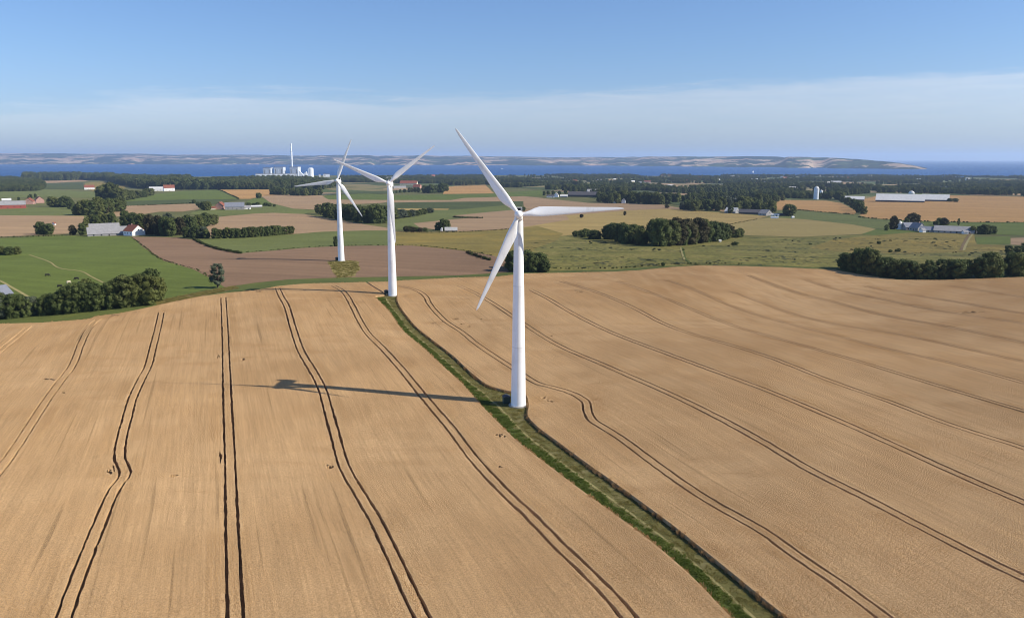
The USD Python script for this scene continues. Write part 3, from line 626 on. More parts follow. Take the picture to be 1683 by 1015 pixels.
# ------------------------------------------------------------------ the fields beyond, from near to far; each takes what the nearer ones leave
taken = outline.buffer(-0.5)
F_ = [
    ('weed_patch', 'rust', 'rusty brown weeds on the bank behind the left wheat edge', [(255, 496), (300, 486), (340, 478), (384, 470), (392, 474), (330, 487), (262, 502)]),
    ('field_margin', 'margin', 'green grassy margin along the far edge of the wheat', [(-200, 556), (0, 540), (143, 530), (250, 512), (330, 494), (374, 486), (456, 476), (560, 470), (650, 468), (760, 462), (850, 456), (925, 455), (1050, 451), (1220, 443), (1380, 450), (1420, 458), (1474, 466), (1544, 467), (1683, 462),
                                (1683, 452), (1500, 452), (1410, 446), (1370, 441), (1286, 437.5), (1220, 435), (1099, 437), (1012, 443.5), (925, 445.5), (840, 447.5), (750, 453), (650, 455), (562, 456.5), (475, 459.5), (420, 465), (374, 472), (340, 476), (300, 486), (250, 494), (200, 503), (143, 512), (0, 519), (-200, 530)]),
    ('rough_patch', 'straw', 'dry grassy mound round the foot of the farthest wind turbine', [(539, 431), (548, 429), (560, 428), (575, 428), (589, 430), (588, 437), (592, 442), (584, 448), (583, 454), (570, 455.5), (556, 456.8), (553, 450), (547, 446), (544, 438)]),
    ('stubble_field', 'brown', 'brown stubble field round the farthest wind turbine', [(217, 389.5), (255, 389.5), (294, 391), (320, 395), (350, 407.6), (394, 416), (400, 416), (450, 412), (500, 407.6), (550, 405), (600, 404), (675, 403.7), (750, 411), (808, 420), (842, 434), (848, 452), (750, 456), (562, 459), (420, 467), (374, 474), (347, 457), (320, 443), (270, 428.7), (237, 407)]),
    ('pasture', 'pasture', 'bright green grazed pasture with cattle at the left', [(-300, 398), (0, 392), (60, 389), (100, 387.8), (160, 387.5), (217, 389.5), (237, 407), (270, 428.7), (320, 443), (347, 457), (374, 473), (340, 478), (250, 500), (143, 516), (0, 522), (-300, 535)]),
    ('meadow_triangle', 'mown', 'pale grass wedge at the end of the brown stubble field', [(766, 414), (790, 416), (835, 425), (842, 434), (808, 428)]),
    ('grass_field', 'pasture2', 'green grass field behind the brown stubble', [(318, 394), (400, 391), (483, 385), (530, 381), (600, 379), (640, 379), (640, 404), (550, 407), (450, 413.5), (396, 418), (350, 410)]),
    ('olive_field', 'olive', 'olive hay meadow behind the two smaller turbines', [(640, 380.5), (720, 381.5), (790, 379), (862, 374), (884, 372), (925, 384), (912, 396), (880, 408), (862, 424), (840, 436), (800, 422), (750, 413), (675, 406), (640, 406)]),
    ('tan_field', 'tan', 'tan grain field behind the long dark hedgerow', [(340, 372), (355, 357), (420, 351), (450, 350), (500, 352), (550, 361), (612, 371), (645, 376), (640, 381), (575, 380), (487, 384.5), (400, 388), (340, 390)]),
    ('wheat_plot', 'tan', 'tan grain plot behind the parked lorry', [(680, 367), (741, 361), (790, 357), (745, 354.5), (800, 349), (862, 343.5), (905, 347), (930, 354), (935, 361), (862, 373), (834, 376), (755, 380.5), (720, 378), (690, 374)]),
    ('green_band', 'pasture2', 'green strip of grass between the grain plots', [(645, 348), (700, 347), (760, 344), (834, 337), (862, 340), (862, 343.5), (800, 349), (745, 355), (741, 361), (680, 367), (690, 376), (648, 378)]),
    ('pale_band', 'gold', 'thin pale yellow strip left of the nearest turbine hub', [(654, 342.5), (738, 343.2), (736, 345), (654, 346)]),
    ('dark_green_band', 'darkgreen', 'dark green crop strip left of the nearest turbine hub', [(645, 333), (763, 331.5), (860, 331), (858, 340), (834, 345), (760, 346), (645, 346)]),
    ('tan_band', 'tan', 'tan stubble strip crossing behind the nearest turbine hub', [(645, 329), (741, 329), (763, 325.6), (860, 322.5), (970, 334), (1010, 334), (1080, 335), (1145, 347), (1095, 343), (1030, 346), (960, 352), (930, 354), (905, 347), (862, 343), (860, 331), (763, 331.5), (645, 333)]),
    ('clover_band', 'pasture', 'green clover strip in front of the red roofed village', [(530, 322), (600, 318), (650, 321), (734, 319.5), (811, 318), (890, 312), (895, 322), (860, 323), (763, 326), (741, 329), (656, 329.2), (540, 328)]),
    ('tan_hill', 'rose', 'pinkish stubble slope below the far dark wood', [(734, 307), (798, 304), (812, 318), (728, 319)]),
    ('golden_field', 'gold', 'golden barley field sweeping behind the round wood', [(862, 373), (935, 361), (929, 354), (960, 351.8), (1030, 346), (1095, 343), (1145, 346.5), (1208, 351), (1262, 355.5), (1244, 360.5), (1184, 372.5), (1150, 378), (940, 386), (868, 395)]),
    ('hay_field', 'mown', 'pale mown hay field right of the round wood', [(1170, 379), (1184, 372.5), (1244, 360.5), (1266, 357.5), (1323, 360.6), (1400, 369), (1440, 376.5), (1415, 385), (1315, 389.5), (1226, 387)]),
    ('grass_strip', 'pasture2', 'green ribbon of grass below the right grain fields', [(1290, 345), (1310, 345.5), (1351, 349), (1409, 353.5), (1430, 359), (1470, 361), (1460, 378), (1436, 376), (1400, 369), (1323, 360.8), (1262, 357)]),
    ('grain_field', 'rose', 'orange grain field between the two right farms', [(1255, 329), (1300, 329.3), (1358, 330), (1383, 334), (1409, 348), (1402, 353), (1351, 348.7), (1310, 345.2), (1270, 345)]),
    ('grain_field', 'rose', 'large orange grain field in front of the long pale barn', [(1411, 330), (1440, 322), (1560, 321), (1683, 323.5), (1950, 325), (1950, 368), (1683, 365.5), (1613, 365.5), (1519, 364), (1440, 360), (1409, 356.5), (1425, 347)]),
    ('green_plot', 'pasture', 'small bright green plot at the right edge', [(1603, 389.6), (1660, 388.5), (1660, 401.5), (1607, 401.5)]),
    ('bare_plot', 'tan', 'small bare tan plot at the right frame edge', [(1660, 391.5), (1700, 390), (1700, 404), (1660, 402)]),
    ('hay_meadow', 'olive', 'yellowish meadow in front of the grey roofed farm', [(1330, 408), (1370, 394), (1440, 387), (1500, 382), (1600, 384), (1603, 401), (1660, 404), (1660, 412), (1500, 417), (1400, 416)]),
    ('green_verge', 'pasture', 'green field behind the grey roofed farm', [(1415, 385), (1440, 376.5), (1460, 362), (1613, 366), (1683, 366), (1750, 366), (1750, 390), (1600, 384), (1500, 382), (1440, 387)]),
    ('meadow', 'meadow', 'wide rough meadow of mixed grasses behind the right wheat', [(842, 436), (862, 420), (868, 395), (940, 386), (1100, 395), (1170, 380), (1226, 387.5), (1315, 390), (1415, 386), (1500, 384), (1660, 405), (1950, 400), (1950, 460), (1500, 462), (1400, 452), (1200, 444), (1000, 450), (845, 456)]),
    ('tan_field', 'tan', 'tan stubble field at the left frame edge', [(-300, 354), (0, 354), (137, 355), (140, 368), (114, 384), (0, 389.5), (-300, 396)]),
    ('grass_field', 'pasture2', 'green paddock below the red barn', [(-300, 343), (0, 343), (80, 340), (120, 341), (150, 352), (137, 356), (-300, 355)]),
    ('stubble_strip', 'tan', 'tan strip behind the tree clump of the white gabled farm', [(183, 357), (185, 350), (210, 338), (260, 336.5), (320, 335), (328, 344), (300, 348), (263, 348), (230, 353)]),
    ('grass_field', 'darkgreen', 'dark green lower half of the crop field at left', [(205, 331), (300, 328), (350, 327.5), (395, 328), (345, 337), (210, 339)]),
    ('grass_field', 'pasture', 'green crop field in front of the two white houses', [(205, 325), (256, 319), (300, 314), (355, 312), (366, 315), (392, 327), (350, 328.5), (270, 330), (206, 333)]),
    ('fallow_field', 'rose', 'pinkish fallow field below the long dark wood', [(356, 312), (444, 311.5), (470, 320), (436, 322), (411, 327), (392, 327), (366, 315)]),
    ('green_mound', 'pasture', 'small green mound with one round tree', [(406, 331), (420, 325), (430, 325), (446, 334), (430, 337), (406, 336)]),
    ('tan_field', 'tan', 'tan field sloping behind the middle turbines', [(430, 323), (470, 319), (550, 322), (635, 327), (650, 330), (625, 334), (550, 337), (520, 345), (482, 343), (446, 334)]),
    ('paddock', 'pasture2', 'green paddock by the pink brick farmstead', [(330, 345), (406, 336), (446, 334), (482, 343), (520, 346), (500, 352), (440, 350), (355, 356), (310, 352)]),
    ('grass_field', 'pasture2', 'pale green slope behind the red barn', [(-300, 316), (0, 315), (76, 311), (160, 316), (175, 322), (160, 326), (86, 324), (0, 326), (-300, 328)]),
    ('crop_field', 'darkgreen', 'dark green crop strip below the far left wood', [(60, 301), (76, 301), (136, 300), (140, 311), (76, 311), (40, 312)]),
    ('tan_strip', 'tan', 'thin tan strip beside the far white house', [(62, 298), (135, 295.5), (145, 298), (76, 301.5)]),
    ('grass_hill', 'olive', 'pale olive hillside by the low white farmhouse', [(140, 301), (150, 299.5), (185, 298), (212, 306), (200, 312), (160, 316), (140, 311)]),
    ('village_green', 'town', 'darkish ground under the far woods and suburbs', [(690, 312), (734, 306), (800, 303), (890, 312), (1000, 330), (1100, 335), (1200, 350), (1300, 329), (1400, 329), (1560, 320), (1683, 323), (1950, 324), (1950, 291), (1300, 290), (700, 290), (500, 292), (430, 310), (530, 322), (650, 318)]),
]
for nm, mk, lab, pts in F_:
    g = ppoly(pts).buffer(0.4)
    g = g.difference(taken)
    g = unary_union([p for p in polys(g) if p.area > 4.0])
    if g.is_empty:
        continue
    taken = taken.union(g).buffer(0)
    g = g.simplify(0.15).buffer(0)
    c = g.centroid
    d = math.hypot(c.x, c.y)
    sheet(nm, g, 0.07 + d * 1.1e-4, float(np.clip(d / 28, 10, 120)), M[mk], label=lab, cat='field')


def lane(pts, width, mat, name, label, off=0.12):
    q = smooth_path(pts, 80, 0.0)
    g = LineString(q).buffer(width / 2, cap_style='flat')
    d = float(np.hypot(*q.mean(0)))
    sheet(name, g, 0.07 + d * 1.1e-4 + off, float(np.clip(d / 28, 8, 60)), mat, label=label, cat='path')


lane([(48, 419), (82, 431), (102, 442), (132, 446), (150, 455), (172, 466)], 0.9, M['path'], 'footpath', 'thin pale path crossing the green pasture')
lane([(-20, 455), (0, 462), (20, 473), (46, 488)], 1.3, M['path'], 'footpath', 'pale track beside the roof in the lower left hedge')
lane([(1594, 384.5), (1588, 393), (1580, 412)], 2.2, M['rust'], 'farm_track', 'brown track running down from the grey roofed farm')
lane([(1599, 384.5), (1592, 394), (1584, 412)], 1.6, M['path'], 'farm_track', 'pale wheel line beside the brown farm track')
lane([(1121, 407), (1124, 416), (1128, 427), (1136, 434)], 1.4, M['weeds'], 'ditch', 'dark green ditch line across the rough meadow')
lane([(1119, 407), (1121, 416), (1125, 427)], 1.1, M['path'], 'footpath', 'pale footpath below the round wood')
lane([(1226, 386), (1206, 388), (1170, 393), (1140, 399)], 2.0, M['mown'], 'farm_track', 'pale track along the right end of the round wood')
lane([(640, 381), (700, 382), (760, 380.5), (836, 376)], 4.0, M['soil'], 'road', 'narrow road on which the white lorry stands')

# ------------------------------------------------------------------ the three wind turbines
def blade_mesh(d, c, n, R=24.0):
    """One blade along d, trailing edge towards c, suction side away from n."""
    st = [(0.6, 0.9, 1.0, 0), (1.5, 0.95, 1.0, 2), (2.6, 1.25, 0.72, 12), (3.7, 1.75, 0.42, 12), (4.8, 2.05, 0.30, 11), (6.2, 2.0, 0.25, 9), (8.5, 1.78, 0.22, 6.5), (11.5, 1.45, 0.2, 4.5),
          (14.5, 1.18, 0.18, 3), (17.5, 0.93, 0.17, 1.8), (20.5, 0.70, 0.16, 0.8), (22.6, 0.52, 0.15, 0.2), (23.5, 0.36, 0.15, 0), (24.0, 0.10, 0.15, 0)]
    st = [(r, ch * (1.0 if r < 2 else 1.12), th / (1.0 if r < 2 else 1.1), tw) for r, ch, th, tw in st]
    k = 20
    rings = []
    for r, ch, th, tw in st:
        a = np.linspace(0, 2 * PI, k, endpoint=False)
        circ = np.clip((th - 0.30) / 0.7, 0, 1)
        xs = (1 - np.cos(a)) / 2
        yt = 5 * th * (0.2969 * np.sqrt(xs) - 0.126 * xs - 0.3516 * xs ** 2 + 0.2843 * xs ** 3 - 0.1036 * xs ** 4)
        ya = np.where(a < PI, yt, -yt)
        x = (xs - 0.32) * ch * (1 - circ) + (xs - 0.5) * ch * circ
        y = ya * ch * (1 - circ) + 0.5 * np.sin(a) * ch * circ
        t = math.radians(tw)
        x, y = x * math.cos(t) - y * math.sin(t), x * math.sin(t) + y * math.cos(t)
        rings.append(r * d + x[:, None] * c - y[:, None] * n)
    v = np.vstack(rings)
    f = []
    for i in range(len(st) - 1):
        for j in range(k):
            p, q = i * k + j, i * k + (j + 1) % k
            f += [[p, q, q + k], [p, q + k, p + k]]
    v = np.vstack([v, rings[-1].mean(0)[None]]); e = len(v) - 1
    for j in range(k):
        f.append([(len(st) - 1) * k + j, (len(st) - 1) * k + (j + 1) % k, e])
    m = trimesh.Trimesh(v, f, process=False)
    m.fix_normals()
    return m


def rounded(sx, sy, sz, r, n=12):
    s = m3.Manifold.sphere(r, n)
    return m3.Manifold.batch_hull([s.translate([x * (sx / 2 - r), y * (sy / 2 - r), z * (sz / 2 - r)]) for x in (-1, 1) for y in (-1, 1) for z in (-1, 1)])


AXIS_YAW = math.radians(0.5); TILT = math.radians(4.0)
ROTOR_N = np.array([-math.sin(AXIS_YAW) * math.cos(TILT), -math.cos(AXIS_YAW) * math.cos(TILT), math.sin(TILT)])


def turbine(px, py, hub_row, angles, label, dx=0.0):
    base = at(px, py)
    dist = math.hypot(base[0], base[1])
    u = (PH / 2 - hub_row) / FPX
    elev = (-math.sin(PITCH) + u * math.cos(PITCH)) / (math.cos(PITCH) + u * math.sin(PITCH)) * math.cos(math.atan2(base[0], base[1]))
    hub_h = CZ + dist * elev - base[2]
    th = hub_h - 1.5
    t = thing('wind_turbine', label, 'wind turbine', base, group='row of three white wind turbines')
    part('foundation', cat_mesh(frustum(-0.4, 0.3, 2.45, 2.35, 32)), M['concrete'], t, 30)
    secs = []
    zs = [0.3, 0.8, th * 0.33, th * 0.66, th]
    rs = [1.86, 1.80, 1.55, 1.29, 1.03]
    for i in range(4):
        secs.append(frustum(zs[i], zs[i + 1], rs[i], rs[i + 1], 40, cap=i == 3))
    tw = part('tower', cat_mesh(*secs), M['white'], t, 30)
    for i in (2, 3):
        part('flange', cat_mesh(frustum(zs[i] - 0.07, zs[i] + 0.07, rs[i] + 0.02, rs[i] + 0.02, 40)), M['seam'], tw, 30)
    n = ROTOR_N
    right = np.cross(-n, [0, 0, 1]); right /= np.linalg.norm(right)
    up = np.cross(right, -n)
    hub = np.array([0, 0, hub_h]) + n * 2.9
    R4 = np.eye(4); R4[:3, 0] = right; R4[:3, 1] = n; R4[:3, 2] = up      # local x right, y forwards, z up
    def place(m, off=(0, 0, 0)):
        m = trimesh.Trimesh(*m.copy().vertices_faces) if hasattr(m, 'vertices_faces') else m
        T = R4.copy(); T[:3, 3] = np.array([0, 0, hub_h]) + R4[:3, :3] @ np.array(off, float)
        m = m.copy(); m.apply_transform(T); return m
    def tm(man):
        mm = man.to_mesh(); return trimesh.Trimesh(mm.vert_properties[:, :3], mm.tri_verts, process=False)
    nac = part('nacelle', place(tm(rounded(1.9, 5.6, 2.05, 0.40)), (0, -1.05, -0.30)), M['white'], t, 35)
    part('yaw_bearing', cat_mesh(frustum(th - 0.02, hub_h - 1.22, 1.0, 1.0, 32)), M['seam'], t, 30)
    # raised cooler at the rear of the roof: a white hood round a black grille
    hood = [box(0, 0, 0.96, 1.6, 0.8, 0.12), box(-0.74, 0, 0.45, 0.12, 0.8, 0.9), box(0.74, 0, 0.45, 0.12, 0.8, 0.9), box(0, -0.35, 0.45, 1.36, 0.1, 0.9)]
    part('cooler_hood', place(cat_mesh(*hood), (0, -3.0, 0.70)), M['white'], nac)
    part('cooler_grille', place(box(0, 0.10, 0.45, 1.36, 0.3, 0.88), (0, -3.0, 0.70)), M['grille'], nac)
    part('wind_vane', place(cat_mesh(frustum(0.6, 1.8, 0.03, 0.02, 8, cx=0.5), box(0.5, 0.15, 1.75, 0.03, 0.4, 0.12)), (0, -2.2, 0.0)), M['greywall'], nac)
    prof = np.array([[0.0, 1.35], [0.22, 1.32], [0.48, 1.2], [0.74, 0.93], [0.90, 0.5], [0.95, 0.0], [0.93, -0.95], [0.0, -0.96]])
    a = np.linspace(0, 2 * PI, 28, endpoint=False)
    hv = np.vstack([np.c_[p[0] * np.cos(a), np.full(28, p[1]), p[0] * np.sin(a)] for p in prof]); hf = []
    for i in range(len(prof) - 1):
        for j in range(28):
            p, q = i * 28 + j, i * 28 + (j + 1) % 28
            hf += [[p, q, q + 28], [p, q + 28, p + 28]]
    sp = trimesh.Trimesh(hv, hf, process=True); sp.fix_normals()
    part('hub', place(sp, (0, 2.9, 0)), M['white'], t, 40)
    for ang in angles:
        th_ = math.radians(ang)
        d = math.cos(th_) * right + math.sin(th_) * up
        c = -math.sin(th_) * right + math.cos(th_) * up
        b = blade_mesh(d, c, n)
        b.apply_translation(hub)
        part('blade', b, M['white'], t, 40)
    # small transformer cabinet in the tower's shade
    k = base + np.array([-2.9, 1.9, 0])
    k[2] = float(H(k[0], k[1]))
    kt = thing('transformer_kiosk', {0: 'dark green transformer cabinet at the foot of the nearest wind turbine', 1: 'dark green transformer cabinet at the foot of the middle wind turbine', 2: 'dark green transformer cabinet at the foot of the farthest wind turbine'}[turbine.n], 'cabinet', k, 0.25, 'transformer cabinets beside the turbines')
    part('cabinet', box(0, 0, 0.75, 1.7, 1.5, 1.9), M['kiosk'], kt)
    roof = trimesh.creation.extrude_polygon(Polygon([(-1.0, 0), (1.0, 0), (0.2, 0.4), (-0.2, 0.4)]), 1.75, engine='earcut')
    roof.apply_transform(trimesh.transformations.rotation_matrix(PI / 2, [1, 0, 0])); roof.apply_translation([0, 0.875, 1.703])
    part('roof', roof, M['darkroof'], kt)
    part('door', box(0.2, -0.77, 0.72, 0.8, 0.05, 1.4), M['kiosk'], kt)
    turbine.n += 1
    return base


turbine.n = 0
TURB = [turbine(852, 666, 352.5, (126.5, 3.2, 246), 'nearest and largest white wind turbine, standing on the grass strip'),
        turbine(645.5, 486, 301.5, (156.6, 38.2, 275.5), 'middle white wind turbine with one blade hanging along its tower'),
        turbine(561, 429, 297, (69, 187.5, 304.5), 'farthest white wind turbine, standing on a grassy mound in the brown field')]

# ------------------------------------------------------------------ trees
def rnd_dirs(r, n):
    d = r.normal(size=(n, 3)); return d / np.linalg.norm(d, axis=1, keepdims=True)


def crown_mesh(seed, low=0.12, wide=0.46, lobes=20, leaves=95, leaf=0.060, pointed=0.0):
    """A crown for a tree of height 1: leaf clumps scattered over many overlapping lobes."""
    r = np.random.default_rng(seed)
    V, F, n = [], [], 0
    for i in range(lobes):
        z = low + (1 - low) * (i + 0.5) / lobes
        zz = (z - low) / (1 - low)
        prof = math.sqrt(max(0.0, 1 - (2 * (zz ** (1 + pointed)) - 0.9) ** 2 / 1.25)) if zz < 1 else 0
        rad = r.uniform(0.13, 0.21) * (1.05 - 0.35 * zz) * wide / 0.46
        ang = i * 2.399 + r.uniform(-0.5, 0.5)
        rr = max(0.0, prof * wide - rad * 0.8) * math.sqrt(r.uniform(0.25, 1))
        c = np.array([rr * math.cos(ang), rr * math.sin(ang), min(z, 0.995 - rad * 0.8)])
        core = trimesh.creation.icosphere(1, rad * 0.80)
        cv = core.vertices * (1 + 0.18 * r.normal(size=(len(core.vertices), 1))) + c
        V.append(cv); F.append(np.asarray(core.faces) + n); n += len(cv)
        d = rnd_dirs(r, leaves)
        d[:, 2] = np.where(r.random(leaves) < 0.6, np.abs(d[:, 2]), d[:, 2])
        p = c + d * rad * r.uniform(0.82, 1.22, (leaves, 1))
        nn = d + 0.55 * r.normal(size=(leaves, 3)); nn /= np.linalg.norm(nn, axis=1, keepdims=True)
        t = np.cross(nn, rnd_dirs(r, leaves)); t /= np.linalg.norm(t, axis=1, keepdims=True)
        b = np.cross(nn, t)
        s = leaf * r.uniform(0.5, 1.15, (leaves, 1))
        q = np.stack([p - t * s * 0.5, p + b * s * 0.42, p + t * s * 0.5, p - b * s * 0.42], 1).reshape(-1, 3)
        V.append(q)
        k = np.arange(leaves)[:, None] * 4 + n
        F.append(np.vstack([np.hstack([k, k + 1, k + 2]), np.hstack([k, k + 2, k + 3])])); n += 4 * leaves
    return np.vstack(V), np.vstack(F)


def trunk_mesh(seed, h=0.5, r0=0.028):
    r = np.random.default_rng(seed + 50)
    ms = [frustum(-0.03, h, r0, r0 * 0.55, 8)]
    for i in range(4):
        m = frustum(0, 0.28, r0 * 0.5, r0 * 0.2, 6)
        m.apply_transform(trimesh.transformations.rotation_matrix(r.uniform(0.5, 0.9), [math.cos(i * 1.7), math.sin(i * 1.7), 0]))
        m.apply_translation([0, 0, h * r.uniform(0.55, 0.95)]); ms.append(m)
    return cat_mesh(*ms)


KINDS = {'oak': dict(low=0.10, wide=0.47, mat='leaf'), 'beech': dict(low=0.05, wide=0.40, mat='leaf', pointed=0.15), 'ash': dict(low=0.16, wide=0.36, mat='leaf_light', lobes=18, pointed=0.3),
         'thorn': dict(low=0.0, wide=0.52, mat='leaf_dark', lobes=18), 'elm': dict(low=0.03, wide=0.42, mat='leaf_dark', lobes=22), 'copper': dict(low=0.08, wide=0.44, mat='leaf_red'),
         'willow': dict(low=0.04, wide=0.46, mat='leaf_grey'), 'young': dict(low=0.2, wide=0.30, mat='leaf_grey', lobes=13, leaves=60, leaf=0.05)}
for i, (k, d) in enumerate(KINDS.items()):
    root = f'/World/class_{k}_tree'
    stage.CreateClassPrim(root)
    d = dict(d); mat = d.pop('mat')
    usdkit.mesh(stage, root + '/trunk', trunk_mesh(i), M['bark'])
    usdkit.mesh(stage, root + '/crown', crown_mesh(100 + i, **d), M[mat])
TREES = [0]
trng = np.random.default_rng(77)


def tree(kind, pos, h, w, label, group=None, name='tree', cat='tree'):
    x = UsdGeom.Xform.Define(stage, numbered('/World', name))
    x.AddTranslateOp().Set(Gf.Vec3d(*map(float, pos)))
    x.AddRotateZOp().Set(float(trng.uniform(0, 360)))
    wide = KINDS[kind]['wide'] * 2
    x.AddScaleOp().Set(Gf.Vec3f(float(w / wide), float(w / wide), float(h)))
    x.GetPrim().GetReferences().AddInternalReference(f'/World/class_{kind}_tree')
    x.GetPrim().SetInstanceable(True)
    tag(x, label, cat, group)
    TREES[0] += 1


def tree_px(kind, px, py, hpx, wpx, label, group=None, name='tree', cat='tree'):
    b = at(px, py)
    tree(kind, b, metres(hpx, b), metres(wpx, b), label, group, name, cat)


def clump(front, n, depth, kinds, label, group, name='tree', cat='tree', aspect=0.95, seed=1):
    """Trees standing along a line given in the photograph (x, foot row, height in pixels) and up to depth metres behind it."""
    r = np.random.default_rng(seed * 13 + 5)
    fr = np.array(front, float)
    s = np.r_[0, np.cumsum(np.hypot(np.diff(fr[:, 0]), np.diff(fr[:, 1])))]
    for i in range(n):
        t = (i + 0.5 + r.uniform(-0.35, 0.35)) / n * s[-1]
        px, py, hp = (np.interp(t, s, fr[:, k]) for k in range(3))
        b = at(px, py)
        back = depth * r.random() ** 0.8 * (i % 2 if depth < 15 else 1)
        u = b[:2] / np.linalg.norm(b[:2])
        q = b[:2] + u * back
        h = metres(hp, b) * r.uniform(0.78, 1.08)
        k = min(6, max(1, math.ceil(n / 4))); j = min(k - 1, int(i * k / n))
        words = {1: [''], 2: ['left side', 'right side'], 3: ['left side', 'centre', 'right side'], 4: ['far left', 'centre left', 'centre right', 'far right'],
                 5: ['far left', 'centre left', 'centre', 'centre right', 'far right'], 6: ['far left', 'left', 'centre left', 'centre right', 'right', 'far right']}[k]
        lab = label + (f', {words[j]}' if words[j] else '')
        grp = group + (f', {words[j]}' if words[j] else '')
        tree(kinds[r.integers(len(kinds))], (q[0], q[1], float(H(q[0], q[1])) - 0.2), h, h * aspect * r.uniform(0.85, 1.25), lab, grp, name, cat)


# the near hedges and woods
clump([(-60, 528, 55), (0, 524, 48), (40, 521, 36), (75, 518, 36), (100, 516, 34)], 13, 8, ['thorn', 'elm', 'willow', 'oak'], 'low bushy tree in the lower left hedge, left of the tall trees', 'low left part of the hedge behind the wheat', aspect=0.95, seed=1)
clump([(108, 515, 46), (140, 512, 46), (165, 510, 46)], 8, 8, ['elm', 'thorn', 'oak', 'ash', 'elm'], 'dark tree in the middle of the hedge behind the left wheat', 'middle of the hedge behind the left wheat', seed=2, aspect=0.85)
clump([(180, 508, 50), (215, 504, 52), (250, 500, 52), (262, 494, 42)], 11, 10, ['elm', 'oak', 'beech', 'ash'], 'tall dark tree ending the hedge behind the left wheat', 'tall right end of the hedge behind the left wheat', seed=3, aspect=0.8)
tree_px('young', 358, 473, 40, 32, 'slim young tree standing alone between pasture and wheat')
clump([(-40, 420, 22), (0, 419, 18), (34, 419, 13)], 6, 6, ['thorn', 'elm', 'thorn', 'oak'], 'dark bush at the left frame edge above the pasture', 'bushes at the left edge of the pasture', 'bush', 'bush', seed=4, aspect=1.2)
clump([(1385, 441, 30), (1400, 447, 36), (1418, 450, 42), (1436, 453, 42)], 7, 10, ['elm', 'thorn', 'oak', 'ash', 'elm'], 'tall tree at the left end of the dark hedge right of the wheat', 'left end of the hedge behind the right wheat', seed=5, aspect=0.9)
clump([(1445, 455, 34), (1480, 458, 31), (1530, 459, 30), (1590, 457, 31)], 14, 9, ['thorn', 'elm', 'thorn', 'oak'], 'dark rounded tree in the long hedge behind the right wheat', 'long hedge behind the right wheat', seed=6, aspect=1.0)
clump([(1600, 457, 36), (1640, 456, 40), (1690, 453, 44), (1740, 450, 44)], 9, 12, ['elm', 'thorn', 'oak', 'ash', 'elm'], 'taller tree at the right end of the hedge by the frame edge', 'right end of the hedge behind the right wheat', seed=7, aspect=0.9)
clump([(1650, 418, 14), (1683, 414, 14), (1720, 412, 14)], 5, 5, ['thorn'], 'low dark bush behind the right hedge near the bare plot', 'bushes near the bare plot', 'bush', 'bush', seed=8, aspect=1.3)
clump([(1470, 414, 6), (1478, 414, 6)], 2, 3, ['thorn'], 'small dark shrub in the yellowish meadow', 'shrubs in the yellowish meadow', 'bush', 'bush', seed=9, aspect=1.4)
tree_px('thorn', 1444, 401, 5, 9, 'tiny round shrub alone in the rough meadow', name='bush', cat='bush')
tree_px('thorn', 1463, 415, 5, 8, 'tiny shrub left of the pair in the yellowish meadow', name='bush', cat='bush')
clump([(838, 446, 30), (850, 445, 34), (868, 447, 32), (885, 447, 30), (898, 447, 20)], 7, 10, ['thorn', 'elm', 'thorn', 'oak'], 'dark tree half hidden behind the nearest turbine tower', 'trees behind the nearest turbine tower', seed=10, aspect=1.0)
tree_px('thorn', 1090, 437, 6, 9, 'small shrub at the meadow edge behind the wheat', name='bush', cat='bush')
# the round wood in the middle
clump([(942, 388, 9), (962, 391, 13), (985, 394, 18)], 7, 14, ['thorn', 'elm', 'thorn', 'oak'], 'low bush at the thin left tip of the round wood', 'left tip of the round wood', 'bush', 'bush', seed=11, aspect=1.3)
clump([(995, 396, 28), (1020, 400, 31), (1050, 403, 30), (1062, 404, 26)], 14, 28, ['elm', 'oak', 'thorn', 'ash'], 'tree in the left half of the round wood', 'left half of the round wood', seed=12, aspect=0.9)
clump([(1070, 404, 40), (1095, 406, 45), (1125, 404, 43), (1160, 400, 38), (1185, 397, 30), (1200, 394, 20)], 24, 34, ['elm', 'oak', 'oak', 'thorn', 'beech', 'ash', 'copper'], 'tree in the tall right half of the round wood', 'right half of the round wood', seed=13, aspect=0.85)
clump([(1200, 391, 12), (1210, 391, 15), (1220, 390, 17)], 4, 6, ['thorn', 'oak'], 'round tree just right of the round wood', 'trees right of the round wood', seed=14, aspect=1.0)
tree_px('thorn', 1208, 403, 6, 15, 'flat shrub in the meadow right of the round wood', name='bush', cat='bush')
# by the lorry
clump([(664, 380, 12), (680, 381, 10), (700, 381, 8)], 6, 6, ['thorn', 'copper'], 'bush in the row left of the white lorry', 'bushes left of the white lorry', 'bush', 'bush', seed=15, aspect=1.3)
clump([(716, 379, 14), (728, 379, 19), (738, 379, 20)], 4, 8, ['thorn', 'oak'], 'round tree right behind the white lorry', 'trees behind the white lorry', seed=16, aspect=0.95)
# the wood left of the middle turbine and the scrub right of it
clump([(521, 352, 12), (530, 356, 22), (550, 360, 26), (580, 364, 28), (610, 367, 30), (634, 368, 28)], 20, 30, ['elm', 'oak', 'thorn', 'ash'], 'dark tree in the wood between the two smaller turbines', 'wood between the smaller turbines', seed=17, aspect=0.9)
clump([(638, 362, 24), (655, 359, 14), (680, 356, 12), (708, 350, 9)], 10, 12, ['willow', 'oak'], 'olive scrub bush right of the middle turbine tower', 'scrub right of the middle turbine', 'bush', 'bush', seed=18, aspect=1.4)
tree_px('thorn', 552, 405, 17, 9, 'small dark tree just left of the farthest turbine tower')
